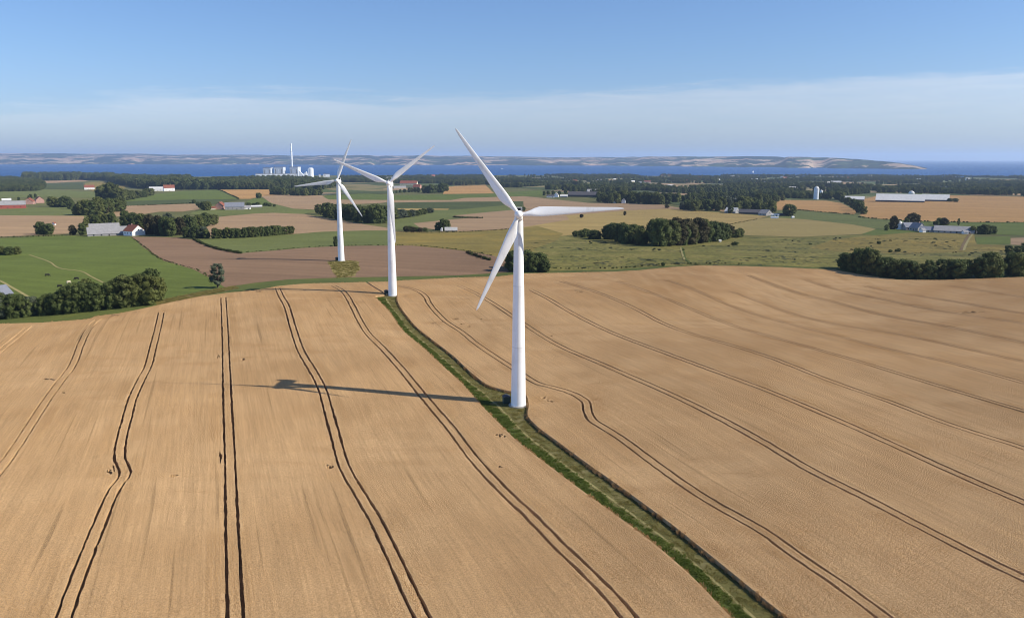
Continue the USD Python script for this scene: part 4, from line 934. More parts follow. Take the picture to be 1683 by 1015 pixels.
# hedgerow and the clump by the white gabled farm
clump([(303, 390, 17), (330, 392, 20), (345, 392, 18)], 5, 6, ['elm', 'willow'], 'greyish tree at the left end of the clipped hedgerow', 'left end of the clipped hedgerow', seed=19, aspect=1.0)
clump([(352, 392, 17), (400, 391, 17), (440, 388, 16), (482, 384, 14)], 27, 3, ['elm', 'thorn', 'beech'], 'dark tree in the even hedgerow below the tan field', 'even hedgerow below the tan field', seed=20, aspect=0.8)
clump([(137, 371, 14), (165, 369, 17), (190, 368, 18)], 7, 14, ['elm', 'oak'], 'tree behind the grey barns of the white gabled farm', 'trees behind the grey barns', seed=21, aspect=0.95)
clump([(205, 372, 24), (222, 378, 30), (240, 386, 34), (262, 388, 34), (282, 388, 30), (300, 388, 28)], 17, 30, ['oak', 'elm', 'copper', 'beech'], 'tree in the big clump right of the white gable', 'big clump right of the white gable', seed=22, aspect=0.85)
clump([(305, 378, 26), (325, 376, 26), (345, 372, 24), (358, 370, 18)], 9, 20, ['elm', 'oak', 'thorn', 'ash'], 'tree at the right end of the clump beside the tan field', 'right end of the clump by the white gable', seed=23, aspect=0.9)
tree_px('willow', 278, 378, 27, 22, 'pale grey green tree inside the dark clump')
clump([(62, 385, 18), (75, 386, 23), (86, 385, 17)], 4, 5, ['elm', 'thorn'], 'dark tree in the dense round group in the left tan field', 'round group in the left tan field', seed=24, aspect=1.0)
tree_px('copper', 120, 386, 16, 15, 'brownish round tree left of the grey barns')
tree_px('elm', 136, 386, 19, 17, 'dark round tree touching the grey barns')
# the ragged tree mass right of the red barn
clump([(82, 340, 16), (95, 340, 17), (112, 341, 19), (120, 345, 18)], 7, 14, ['elm', 'oak'], 'tree just right of the pale gabled red farm', 'trees right of the red farm', seed=25, aspect=1.0)
clump([(122, 354, 16), (140, 354, 26), (160, 354, 28), (178, 350, 24), (203, 347, 20)], 20, 34, ['oak', 'elm', 'beech', 'copper'], 'tree in front of the ragged clump beside the tan strip', 'front of the ragged clump', seed=26, aspect=0.95)
clump([(165, 330, 24), (180, 330, 30), (200, 331, 24), (220, 328, 14), (240, 324, 13), (252, 322, 12)], 20, 45, ['oak', 'elm', 'beech', 'ash'], 'tree behind the ragged clump below the low white farmhouse', 'back of the ragged clump', seed=27, aspect=0.95)
clump([(40, 328, 9), (60, 325, 8), (20, 331, 6)], 4, 8, ['elm'], 'dark tree behind the pale gabled red farm', 'trees behind the red farm', seed=28)
tree_px('thorn', 425, 326, 9, 13, 'single round tree on the small green mound')
clump([(405, 338, 5), (430, 338, 6), (455, 340, 5)], 6, 5, ['thorn'], 'low bush right of the pink brick farmstead', 'bushes right of the pink farmstead', 'bush', 'bush', seed=29, aspect=1.8)
clump([(318, 334, 6), (330, 342, 10), (338, 346, 16), (346, 346, 13)], 6, 10, ['oak', 'elm', 'thorn'], 'tree left of the pink brick farmstead', 'trees left of the pink farmstead', seed=30, aspect=1.0)
# scattered field trees behind the nearest turbine
tree_px('copper', 956, 358, 6, 8, 'tiny tree under the right blade of the nearest turbine')
tree_px('copper', 1027, 354, 7, 6, 'tiny tree just past the right blade tip of the nearest turbine')
tree_px('copper', 1096, 342, 6, 9, 'tiny round tree in the tan strip before the far wood')
tree_px('thorn', 861, 347, 7, 8, 'dark tree right behind the nearest turbine hub')
# farms on the right
clump([(1196, 352, 14), (1215, 347, 16), (1240, 346, 17), (1262, 348, 15)], 8, 20, ['oak', 'elm'], 'tree behind the grey roofed barns of the middle right farm', 'trees behind the middle right farm', seed=31)
tree_px('oak', 1268, 350, 20, 22, 'large round tree right of the middle right farm roofs')
tree_px('oak', 1297, 355, 19, 26, 'rightmost round tree of the middle right farm')
clump([(1380, 330, 8), (1392, 336, 13), (1404, 343, 16), (1414, 350, 18), (1420, 353, 14)], 10, 8, ['elm', 'thorn'], 'dark tree in the slanting row between two orange fields', 'slanting row between the orange grain fields', seed=32, aspect=0.9)
tree_px('copper', 1468, 377, 22, 18, 'brownish tree left of the white silo at the grey roofed farm')
tree_px('thorn', 1457, 379, 10, 9, 'small dark tree at the left end of the grey roofed farm')
clump([(1488, 374, 18), (1498, 372, 22), (1508, 373, 19)], 4, 8, ['copper', 'oak'], 'tree right behind the white silo of the grey roofed farm', 'trees behind the white silo', seed=33)
clump([(1535, 371, 8), (1548, 370, 13), (1557, 370, 11)], 4, 6, ['copper', 'oak'], 'bush behind the long grey roof of the right farm', 'bushes behind the long grey roof', 'bush', 'bush', seed=34, aspect=1.2)
tree_px('ash', 1575, 371, 12, 5, 'slender dark tree behind the right end of the long grey roof')
clump([(1597, 384, 13), (1612, 385, 17), (1626, 385, 16), (1634, 384, 12)], 5, 6, ['thorn', 'elm', 'thorn', 'oak'], 'dark round tree at the right end of the grey roofed farm', 'trees at the right end of the grey roofed farm', seed=35, aspect=1.0)
clump([(1556, 331, 6), (1570, 332, 7), (1574, 332, 5)], 3, 6, ['thorn'], 'low bush at the right end of the long pale barn', 'bushes at the right end of the long pale barn', 'bush', 'bush', seed=36, aspect=1.6)
# farther woods one can still read as trees
clump([(980, 333, 12), (1005, 334, 18), (1040, 335, 20), (1075, 336, 20), (1100, 337, 16)], 18, 40, ['elm', 'oak'], 'tree in the wood behind the tip of the right blade', 'wood behind the right blade tip', seed=37)
clump([(1115, 346, 14), (1140, 347, 20), (1170, 348, 22), (1200, 346, 22), (1230, 344, 22), (1262, 336, 16), (1290, 330, 12)], 24, 50, ['elm', 'oak', 'willow'], 'tree in the wood round the hidden white gable', 'wood round the hidden white gable', seed=38)
clump([(650, 318, 6), (680, 316, 8), (705, 318, 14), (725, 317, 16), (734, 314, 12)], 14, 30, ['elm', 'oak'], 'tree in the wood at the red roofed village', 'wood at the red roofed village', seed=39)
clump([(444, 320, 14), (470, 321, 12), (500, 322, 13), (526, 321, 12)], 16, 40, ['elm', 'oak'], 'tree in the wood left of the farthest turbine hub', 'wood left of the farthest turbine hub', seed=40)
clump([(890, 322, 7), (915, 321, 8), (940, 318, 8)], 6, 20, ['elm'], 'tree behind the small white farm buildings', 'trees behind the small white farm', seed=41)
print('trees', TREES[0])


def forest(name, label, outline_px, spacing, h, kinds=('elm', 'oak', 'thorn', 'beech', 'ash'), seed=1, hvar=0.25, cat='wood', clear=0.0, csize=160.0):
    """A far-off wood that reads as one mass."""
    r = np.random.default_rng(seed)
    g = ppoly(outline_px)
    x0, y0, x1, y1 = g.bounds
    n = int((x1 - x0) * (y1 - y0) / spacing ** 2)
    p = np.c_[r.uniform(x0, x1, n), r.uniform(y0, y1, n)]
    p = p[shapely.contains_xy(g, p[:, 0], p[:, 1])]
    if clear:
        p = p[meshkit.fbm(np.c_[p / csize, np.full(len(p), 7.0)], 3, seed) > clear]
    hh = h * (1 + hvar * r.normal(size=len(p)).clip(-1.6, 1.6)) * (0.75 + 0.5 * meshkit.noise(np.c_[p / 90, np.zeros(len(p))], seed))
    pi = UsdGeom.PointInstancer.Define(stage, numbered('/World', name))
    tag(pi, label, cat, None, 'stuff')
    targets = []
    for k in kinds:
        mp = f'{pi.GetPath()}/{k}_crown'
        mm = stage.DefinePrim(mp); mm.GetReferences().AddInternalReference(f'/World/class_{k}_tree/crown')
        targets.append(mp)
    pi.CreatePrototypesRel().SetTargets(targets)
    pi.CreateProtoIndicesAttr(Vt.IntArray.FromNumpy(r.integers(0, len(kinds), len(p)).astype(np.int32)))
    pi.CreatePositionsAttr(Vt.Vec3fArray.FromNumpy(np.c_[p, H(p[:, 0], p[:, 1]) - 0.3].astype(np.float32)))
    s = np.c_[hh * r.uniform(0.85, 1.3, len(p)), hh * r.uniform(0.85, 1.3, len(p)), hh]
    pi.CreateScalesAttr(Vt.Vec3fArray.FromNumpy(s.astype(np.float32)))
    a = r.uniform(0, 2 * PI, len(p))
    pi.CreateOrientationsAttr(Vt.QuathArray([Gf.Quath(float(math.cos(t / 2)), 0, 0, float(math.sin(t / 2))) for t in a]))
    return len(p)


NF = 0
NF += forest('woodland', 'dark wood at the far left frame edge', [(-200, 316), (0, 315), (60, 314), (74, 310), (66, 300), (20, 296), (-200, 296)], 9, 15, seed=1)
NF += forest('woodland', 'belt of trees behind the far white house at left', [(40, 297), (68, 296.5), (84, 297), (135, 296), (182, 297), (190, 293), (100, 291.5), (40, 292)], 10, 21, seed=2, hvar=0.35)
NF += forest('woodland', 'tall left part of the long dark wood, left of the two white houses', [(178, 300), (215, 307), (240, 311), (300, 312), (356, 311.5), (350, 304), (300, 299), (240, 295.5), (180, 294)], 10, 20, seed=3, hvar=0.32)
NF += forest('woodland', 'long dark wood below the power station', [(356, 311.5), (444, 311), (530, 312), (560, 306), (500, 297), (430, 297), (350, 300)], 11, 17, seed=8, hvar=0.3)
NF += forest('woodland', 'broad far wood between the middle turbine and the far farm', [(560, 300), (640, 300), (690, 306), (735, 306), (800, 303), (830, 311), (890, 311), (960, 316), (985, 326), (1060, 330), (1120, 333), (1180, 330), (1120, 312), (1000, 304), (900, 299), (800, 295), (560, 294)], 12, 12, seed=4, clear=0.50, csize=170)
NF += forest('woodland', 'scattered suburban trees along the coast behind the bay farms', [(560, 294), (800, 295), (1000, 300), (1200, 302), (1340, 303), (1500, 303), (1683, 303), (1900, 303), (1900, 291), (1683, 290.5), (1300, 289), (900, 288.5), (560, 290)], 16, 10, seed=5, hvar=0.3, clear=0.57, csize=190)
NF += forest('woodland', 'wood behind the round silo towers', [(1180, 330), (1255, 329), (1300, 328.5), (1380, 329), (1395, 321), (1440, 317), (1440, 309), (1340, 306), (1200, 306), (1130, 313)], 13, 12, seed=6, clear=0.51, csize=110)
NF += forest('woodland', 'dark belt of trees behind the long pale barn', [(1440, 317), (1560, 319), (1683, 322.5), (1900, 324), (1900, 306), (1683, 304), (1600, 305), (1440, 309)], 12, 12, seed=7, clear=0.45, csize=120)
print('forest', NF)

# ------------------------------------------------------------------ farms, houses, silos
def gable_house(name, label, pos, L, Wd, wall, rise, yaw, wm, rm, windows=4, door=True, chimney=False, group=None, cat=None, over=0.35):
    """A gabled building: its ridge runs along local x."""
    t = thing(name, label, cat or name.split('_')[-1], pos, yaw, group)
    sec = Polygon([(-Wd / 2, -1.0), (Wd / 2, -1.0), (Wd / 2, wall), (0, wall + rise - 0.05), (-Wd / 2, wall)])
    b = trimesh.creation.extrude_polygon(sec, L, engine='earcut')
    b.apply_transform(np.array([[0, 0, 1, -L / 2], [1, 0, 0, 0], [0, 1, 0, 0], [0, 0, 0, 1.0]]))
    part('wall', b, M[wm], t)
    sl_ = math.hypot(Wd / 2, rise); ang = math.atan2(rise, Wd / 2); ln = sl_ + over * 1.2
    rs = []
    for sgn in (-1, 1):
        r_ = box(0, 0, 0, L + 2 * over, ln, 0.16)
        r_.apply_transform(trimesh.transformations.rotation_matrix(-sgn * ang, [1, 0, 0]))
        cy = sgn * (math.cos(ang) * ln / 2); cz = wall + rise - math.sin(ang) * ln / 2 + 0.10
        r_.apply_translation([0, cy, cz]); rs.append(r_)
    rf = part('roof', cat_mesh(*rs), M[rm], t)
    if chimney:
        part('chimney', box(L * 0.2, 0, wall + rise + 0.4, 0.7, 0.7, 1.5), M['pinkbrick'], rf)
    if windows:
        for sgn in (-1, 1):
            for k in range(windows):
                x = (k + 0.5 - windows / 2) * L / windows * 0.9
                if k == windows // 2 and door and sgn < 0:
                    part('door', box(x, sgn * (Wd / 2 + 0.02), min(1.05, wall * 0.45), 1.1, 0.08, min(2.1, wall * 0.85)), M['darkwall'], t)
                    continue
                part('window', box(x, sgn * (Wd / 2 + 0.02), wall * 0.55, 1.2, 0.08, min(1.2, wall * 0.45)), M['glass'], t)
        for sgn in (-1, 1):
            part('window', box(sgn * (L / 2 + 0.02), 0, wall + rise * 0.2, 0.08, 1.0, 1.2), M['glass'], t)
    return t


def building(name, label, px, py, Lpx, hpx, wall_frac, yaw_deg, wm, rm, depth=None, **kw):
    """A building from its foot and size in the photograph (ridge length and total height in pixels)."""
    b = at(px, py)
    m = metres(1.0, b)
    L, h = Lpx * m, hpx * m
    return gable_house(name, label, b, L, depth or max(6.0, min(L * 0.55, h * 2.2)), h * wall_frac, h * (1 - wall_frac), math.radians(yaw_deg) - math.atan2(b[0], b[1]), wm, rm, **kw)


# white gabled farm at the edge of the pasture
building('barn', 'front long grey roofed barn beside the white gabled house', 179, 386.5, 62, 14, 0.28, 2, 'greywall', 'greyroof', depth=17, windows=5)
building('barn', 'rear grey roofed barn, partly behind the front barn of the white gabled farm', 172, 380, 44, 13, 0.35, 2, 'greywall', 'greyroof', depth=13, windows=3)
building('house', 'white gabled house with a red tile roof by the pasture', 221, 386.5, 25, 17, 0.45, 122, 'render', 'redroof', depth=12.5, windows=3, chimney=True)
building('shed', 'tiny white shed beside the dense round tree group', 89, 370, 4, 5, 0.6, 60, 'render', 'redroof', depth=3, windows=0)
# red farm at the left edge
building('barn', 'long low red walled barn with a grey roof at the left frame edge', 8, 343, 60, 12.5, 0.5, -3, 'redwall', 'greyroof', depth=14, windows=6)
building('house', 'left pale gabled brick house of the red farm', 49, 335.5, 16, 10, 0.45, 75, 'pinkbrick', 'redroof', depth=15, windows=3)
building('house', 'right pale gabled brick house of the red farm, close to the trees', 65, 333.5, 16, 10.5, 0.5, 98, 'pinkbrick', 'redroof', depth=14, windows=3, chimney=True)
building('shed', 'pale roofed shed behind the long red barn', 11, 331, 13, 5, 0.4, 0, 'greywall', 'whiteroof', depth=9, windows=0)
# far left houses
building('house', 'small bright white house in front of the far left tree belt', 75, 296, 10, 6, 0.7, 10, 'render', 'whiteroof', depth=9, windows=2)
building('farmhouse', 'low white farmhouse with a pale brown roof on the olive hillside', 147, 311.5, 15, 7.5, 0.45, 4, 'render', 'redroof', depth=12, windows=4, cat='house')
building('house', 'low wide white house, left of the pair below the long dark wood', 257, 314, 21, 7, 0.55, -6, 'render', 'whiteroof', depth=10, windows=4)
building('house', 'white house with red roof and gable, right of the pair below the long dark wood', 278, 314, 17, 10, 0.5, 12, 'render', 'redroof', depth=10, windows=3, chimney=True)
# pink brick farmstead
building('outbuilding', 'small cream outbuilding left of the pink brick gables', 350, 344.5, 8, 5, 0.6, 0, 'cream', 'redroof', depth=6, windows=0, cat='outbuilding')
building('house', 'pink brick gabled house left of the long grey roof', 363, 344, 14, 12, 0.5, 70, 'pinkbrick', 'redroof', depth=13, windows=3, chimney=True)
building('barn', 'grey roofed barn in the middle of the pink brick farmstead', 386, 344.5, 30, 12, 0.42, -2, 'greywall', 'blueroof', depth=14, windows=4)
building('outbuilding', 'white walled low wing right of the pink farmstead barn', 406, 344, 12, 6.5, 0.55, -4, 'render', 'greyroof', depth=8, windows=2)
building('shed', 'long thin pale roofed shed at the right end of the pink farmstead', 420, 341, 20, 3.6, 0.5, 6, 'greywall', 'whiteroof', depth=7, windows=0)
# red roofed village
building('hall', 'long red roofed hall in the village behind the middle turbine hub', 672, 304, 28, 7, 0.4, -10, 'cream', 'redroof', depth=26, windows=4)
building('house', 'pale walled red roofed house at the right of the village hall', 686, 310, 13, 7, 0.4, -28, 'pinkbrick', 'redroof', depth=16, windows=2)
building('shed', 'pale grey roofed shed left of the village hall', 657, 310, 20, 4.5, 0.4, 8, 'cream', 'greyroof', depth=16, windows=0)
building('house', 'small white house far off above the pinkish slope', 763, 299, 6, 5, 0.5, 60, 'render', 'greyroof', depth=9, windows=0)
building('church', 'tiny white church standing out of the far wood', 712, 293, 6, 6, 0.6, 20, 'render', 'redroof', depth=14, windows=0)
# far farm above the right blade
building('outbuilding', 'low white outbuilding at the left of the far farm above the blade', 905, 324.5, 13, 4.5, 0.6, 0, 'render', 'darkroof', depth=8, windows=2)
building('house', 'white gabled house at the left of the far farm above the blade', 914, 324, 8, 7, 0.5, 80, 'render', 'greyroof', depth=10, windows=1)
building('shed', 'pale roofed shed between the white gable and the dark barn', 927, 324, 12, 4.2, 0.45, -4, 'greywall', 'whiteroof', depth=10, windows=0)
building('barn', 'long dark roofed barn of the far farm above the blade', 958, 323.5, 48, 8.5, 0.4, -5, 'darkwall', 'darkroof', depth=20, windows=5)
building('barn', 'taller grey roofed barn at the right end of the dark barn', 974, 320, 19, 9, 0.4, 14, 'greywall', 'greyroof', depth=20, windows=2)
building('shed', 'low pale shed half hidden right of the far farm barns', 991, 330.5, 14, 4.5, 0.5, -6, 'render', 'greyroof', depth=8, windows=0)
building('house', 'grey roofed house just above the right blade tip', 1011, 333.5, 15, 6.5, 0.4, -18, 'render', 'greyroof', depth=11, windows=2)
building('house', 'narrow white gable standing above the right blade tip', 1025, 334, 9, 8, 0.6, 85, 'render', 'darkroof', depth=7, windows=1)
# middle right farm and the houses in the wood
building('house', 'cream white gabled house hidden in the wood', 1169, 329, 10, 9, 0.5, 72, 'render', 'redroof', depth=12, windows=1)
building('barn', 'slate roofed barn in the wood, left of the pale round roof', 1192, 330, 9, 7, 0.4, 50, 'greywall', 'blueroof', depth=12, windows=0)
building('barn', 'pale slate roofed barn in the wood, right of the cream gable', 1205, 335, 14, 9, 0.35, 35, 'greywall', 'blueroof', depth=16, windows=0)
building('barn', 'pale slanting roofed barn at the left of the middle right farm', 1203, 350, 19, 9, 0.35, -24, 'greywall', 'whiteroof', depth=14, windows=3)
building('barn', 'long dark roofed barn in the middle of the middle right farm', 1232, 351.5, 34, 7.5, 0.4, -4, 'darkwall', 'darkroof', depth=14, windows=4)
building('barn', 'pale gable barn at the right of the middle right farm', 1258, 354, 15, 9.5, 0.4, -36, 'greywall', 'greyroof', depth=14, windows=2)
building('house', 'tiny white gabled house behind the dark barn roof', 1216, 344, 6, 7, 0.6, 75, 'render', 'greyroof', depth=9, windows=0)
building('shed', 'low white shed right of the pale gable barn', 1274, 355, 12, 3.8, 0.6, -8, 'render', 'whiteroof', depth=5, windows=2)
building('trailer', 'long white trailer in front of the low white shed', 1273, 359, 12, 3, 0.85, 2, 'render', 'whiteroof', depth=3, windows=0)
building('shed', 'tiny white shed farthest right at the middle right farm', 1303, 358.5, 3.5, 3.2, 0.6, 30, 'render', 'whiteroof', depth=3, windows=0)
building('shed', 'dark lean-to under the rightmost round tree', 1285, 354.5, 14, 4, 0.5, -8, 'darkwall', 'darkroof', depth=6, windows=0)
building('shed', 'tiny white hut below the right half of the round wood', 1183, 398, 3, 4, 0.7, 20, 'render', 'whiteroof', depth=2, windows=0)
# long pale barns
building('barn', 'left half of the long pale roofed barns behind the orange grain', 1479, 332, 72, 13, 0.26, -1, 'darkwall', 'whiteroof', depth=42, windows=6)
building('barn', 'right shorter half of the long pale roofed barns behind the orange grain', 1537, 330.5, 40, 11, 0.26, -1, 'darkwall', 'whiteroof', depth=36, windows=4)
building('barn', 'detached pale roofed barn left of the long pale barns', 1404, 330, 30, 7.5, 0.38, -2, 'darkwall', 'whiteroof', depth=22, windows=3)
for i, (x, y, L) in enumerate([(1432, 312, 16), (1462, 311, 26), (1505, 310.5, 34), (1553, 310.5, 36)]):
    building('greenhouse', ['leftmost short', 'second', 'third', 'rightmost long'][i] + ' pale roofed greenhouse in the row behind the long pale barns', x, y, L, 3.4, 0.3, 0, 'cream', 'whiteroof', depth=22, windows=0)
# grey roofed farm at the right
building('barn', 'slate roofed barn right beside the white silo', 1494, 377.5, 22, 12, 0.4, 30, 'greywall', 'blueroof', depth=12, windows=3)
building('house', 'slate roofed house with steep gable in the grey roofed farm', 1507, 379, 16, 13, 0.4, -35, 'greywall', 'blueroof', depth=11, windows=3, chimney=True)
building('barn', 'low slate roofed wing left of the long grey roof', 1526, 381, 26, 9, 0.4, -3, 'greywall', 'blueroof', depth=14, windows=3)
building('barn', 'long pale grey roof of the barn in the right farm', 1568, 382.5, 58, 11, 0.36, -2, 'greywall', 'greyroof', depth=18, windows=6)
building('porch', 'bright white gable end at the front of the slate roofed wing', 1516, 382, 6, 7, 0.6, 40, 'render', 'greyroof', depth=5, windows=0)
building('porch', 'bright white gable end at the right of the long grey roof', 1586, 384.5, 7, 6, 0.6, 25, 'render', 'greyroof', depth=5, windows=0)
building('shed', 'dark open shed left of the trees at the right farm end', 1598, 383, 14, 7, 0.5, -15, 'darkwall', 'darkroof', depth=9, windows=0)
building('greenhouse', 'grey blue roof behind the hedge at the lower left frame edge', -8, 492, 36, 22, 0.45, 25, 'greywall', 'blueroof', depth=11, windows=3)


def silo(name, label, px, py, wpx, hpx, mat, dome_h=0.18, group=None, cat='silo'):
    b = at(px, py); m = metres(1.0, b); r_, h = wpx * m / 2, hpx * m
    t = thing(name, label, cat, b, 0, group)
    hh = h * (1 - dome_h)
    sh = part('shell', frustum(-1, hh, r_, r_, 28, cap=False), M[mat], t, 30)
    for k in (0.3, 0.6, 0.95):
        part('ring', frustum(hh * k - 0.12, hh * k + 0.12, r_ + 0.06, r_ + 0.06, 28), M['greywall'], sh)
    part('cap', cat_mesh(frustum(hh, hh + h * dome_h * 0.7, r_ + 0.1, r_ * 0.6, 28, cap=False), frustum(hh + h * dome_h * 0.7, h, r_ * 0.6, 0.25, 28)), M['whiteroof'], t, 50)


silo('silo', 'taller pale grey silo tower rising from the far wood', 1341, 328, 8, 22, 'plant_pale')
silo('silo', 'short white silo beside the taller grey silo tower', 1349, 326, 4.5, 14, 'plant_light')
silo('silo', 'white round silo at the left of the grey roofed farm', 1478, 377, 9.5, 14, 'plant_light', dome_h=0.3)
silo('tank', 'white domed tank behind the long pale barns', 1498, 319, 9, 5.5, 'plant_light', dome_h=0.55, cat='tank')

# far small houses between the coastal trees: three kinds, many copies
for k, (wm, rm) in {'white': ('render', 'greyroof'), 'red': ('cream', 'redroof'), 'pale': ('cream', 'whiteroof')}.items():
    root = f'/World/class_{k}_house'
    stage.CreateClassPrim(root)
    sec = trimesh.creation.extrude_polygon(Polygon([(-5, -1), (5, -1), (5, 5), (0, 9), (-5, 5)]), 20, engine='earcut')
    sec.apply_transform(np.array([[0, 0, 1, -10], [1, 0, 0, 0], [0, 1, 0, 0], [0, 0, 0, 1.0]]))
    usdkit.mesh(stage, root + '/wall', sec, M[wm])
    rs = []
    for sgn in (-1, 1):
        r_ = box(0, 0, 0, 21, 7.2, 0.3); r_.apply_transform(trimesh.transformations.rotation_matrix(-sgn * math.atan2(4, 5), [1, 0, 0])); r_.apply_translation([0, sgn * 2.75, 7.05]); rs.append(r_)
    usdkit.mesh(stage, root + '/roof', cat_mesh(*rs), M[rm])
hr = np.random.default_rng(21)
SPOTS = [(600, 296), (640, 295), (745, 301), (985, 299), (1010, 296), (1040, 300), (1052, 301), (1064, 301), (1090, 290), (1100, 290), (1108, 290.5), (1130, 298), (1150, 293), (1180, 297), (1205, 292), (1212, 292), (1222, 293), (1240, 297), (1255, 302), (1290, 294),
         (1285, 292), (1302, 313), (1310, 320), (1316, 289), (1345, 290), (1360, 302), (1374, 302), (1392, 294), (1430, 291), (1448, 290), (1510, 296), (1562, 292.5), (1568, 293), (1620, 300), (1590, 296), (1655, 305), (1140, 310), (1100, 309), (1048, 308), (1062, 309), (1085, 310), (1035, 306), (700, 300), (945, 300)]
for i, (x, y) in enumerate(SPOTS):
    b = at(x, y); b[2] += 1.5
    k = ['white', 'red', 'pale'][hr.integers(3)]
    p = UsdGeom.Xform.Define(stage, numbered('/World', 'house'))
    p.AddTranslateOp().Set(Gf.Vec3d(*map(float, b))); p.AddRotateZOp().Set(float(hr.uniform(-40, 40)))
    sc = float(hr.uniform(0.55, 1.05)); p.AddScaleOp().Set(Gf.Vec3f(sc * float(hr.uniform(0.8, 2.0)), sc, sc * 1.1))
    p.GetPrim().GetReferences().AddInternalReference(f'/World/class_{k}_house'); p.GetPrim().SetInstanceable(True)
    where = 'left of the nearest turbine' if x < 830 else 'straight behind the right blade' if x < 1075 else 'above the round wood' if x < 1230 else 'left of the silo tower' if x < 1335 else 'above the long pale barns'
    kind = {'white': 'white walled pale roofed', 'red': 'cream walled red roofed', 'pale': 'cream walled pale roofed'}[k]
    tag(p, f'far {kind} house between the coastal trees, {where}', 'house', f'far {kind} houses, {where}')

# ------------------------------------------------------------------ the power station on the coast
def on_bearing(px, r, z):
    b = math.atan((px - PW / 2) / (FPX / math.cos(PITCH)))
    return np.array([r * math.sin(b), r * math.cos(b), z])


PR, PZ = 5150.0, -53.0
mpp = PR / FPX * math.cos(math.atan((470 - PW / 2) / FPX)) * 1.0


def block(name, label, x0, x1, top, mat, depth_m, yaw=-18, extra=(), cat='building'):
    c = on_bearing((x0 + x1) / 2, PR, PZ)
    w, h = (x1 - x0) * mpp, (288.8 - top) * mpp
    t = thing(name, label, cat, c, math.radians(yaw) - math.atan2(c[0], c[1]))
    wf = w * 0.8
    wl = part('wall', box(0, 0, h / 2 - 4, wf, depth_m, h + 8), M[mat], t)
    part('roof', box(0, 0, h + 0.9, wf + 1.4, depth_m + 1.4, 1.7), M['greyroof'], t)
    n = max(2, int(wf / 16))
    for i in range(n):
        part('window_band', box((i + 0.5 - n / 2) * wf / n, -depth_m / 2 - 0.06, h * 0.55, wf / n * 0.35, 0.3, h * 0.5), M['plant_light' if i % 2 else 'greywall'], wl)
    return t


block('turbine_hall', 'long low pale hall along the front of the power station', 413, 492, 283.6, 'plant_pale', 60, yaw=0)
PR = 5260.0
block('boiler_house', 'left block of the power station above the long hall', 431.5, 447.5, 274.3, 'plant_pale', 50)
block('boiler_house', 'middle block of the power station above the long hall', 449.5, 468.5, 273.2, 'plant_pale', 50)
block('boiler_house', 'right block of the power station at the foot of the chimney', 476, 493, 273.0, 'plant_pale', 60)
c = on_bearing(479.3, 5330, PZ)
t = thing('chimney', 'very tall slim pale chimney of the power station', 'chimney', c)
hch = (288.8 - 234.5) * mpp * 5330 / 5260
for i in range(4):
    part('shaft_section', frustum(hch * i / 4 - (3 if i == 0 else 0), hch * (i + 1) / 4 - 1.0, 7.6 - 0.75 * i, 7.6 - 0.75 * (i + 1), 28), M['plant_light' if i != 1 else 'plant_pale'], t, 30)
for i in range(1, 4):
    part('gallery', frustum(hch * i / 4 - 1.0, hch * i / 4, 8.6 - 0.75 * i, 8.6 - 0.75 * i, 28), M['greywall'], t)
PR = 5200.0
c = on_bearing(509.8, PR, PZ)
t = thing('silo', 'broad bright white silo right of the power station blocks', 'silo', c)
part('shell', frustum(-5, 50, 17.2, 17.2, 40, cap=False), M['plant_light'], t, 30)
part('cap', frustum(50, 56, 17.6, 9, 40), M['plant_light'], t, 30)
c = on_bearing(498, PR, PZ)
t = thing('conveyor', 'white sloping conveyor sheds between the chimney block and the silo', 'conveyor', c)
for i, (x, w, h0, h1) in enumerate([(-12, 26, 42, 14), (10, 24, 16, 34), (24, 12, 34, 6)]):
    pg = trimesh.creation.extrude_polygon(Polygon([(-w / 2, -6), (w / 2, -6), (w / 2, h1), (-w / 2, h0)]), 14 + i, engine='earcut')
    pg.apply_transform(trimesh.transformations.rotation_matrix(PI / 2, [1, 0, 0])); pg.apply_translation([x, 9 * (i - 1), 0])
    part('conveyor_shed', pg, M['plant_light'], t)
block('warehouse', 'small white store right of the power station silo', 522.5, 526, 285.2, 'plant_light', 20, yaw=0)
block('warehouse', 'low wide white store farthest right at the power station', 529, 542, 284.6, 'plant_light', 30, yaw=0)

# ------------------------------------------------------------------ boats on the bay
def boat(px, py, mast, label):
    d = (CZ - SEA) / ((py - EYE_ROW) / FPX)
    p = on_bearing(px, d, SEA)
    t = thing('sailing_boat', label, 'boat', p, 0.4)
    L = mast * 0.8
    hull = m3.Manifold.batch_hull([m3.Manifold.sphere(L * 0.06, 10).translate([x * L, y * L, z * L]) for x, y, z in ((-0.45, -0.09, 0.08), (-0.45, 0.09, 0.08), (0.1, -0.11, 0.08), (0.1, 0.11, 0.08), (0.5, 0, 0.11), (-0.3, 0, -0.02), (0.3, 0, -0.02))])
    part('hull', hull, M['plant_light'], t, 40)
    part('mast', frustum(0, mast, mast * 0.012, mast * 0.008, 8), M['greywall'], t)
    sl1 = trimesh.creation.extrude_polygon(Polygon([(0.02 * L, mast * 0.14), (-0.48 * L, mast * 0.14), (0.01 * L, mast * 0.97)]), 0.15, engine='earcut')
    sl2 = trimesh.creation.extrude_polygon(Polygon([(0.05 * L, mast * 0.12), (0.5 * L, mast * 0.12), (0.04 * L, mast * 0.85)]), 0.15, engine='earcut')
    for s_ in (sl1, sl2):
        s_.apply_transform(trimesh.transformations.rotation_matrix(PI / 2, [1, 0, 0]))
        part('sail', s_, M['sail'], t)


boat(1239, 282, 20, 'small white sailing boat on the bay above the middle right farm')
boat(825, 277.5, 18, 'tiny white sailing boat on the bay beside the nearest turbine blade')

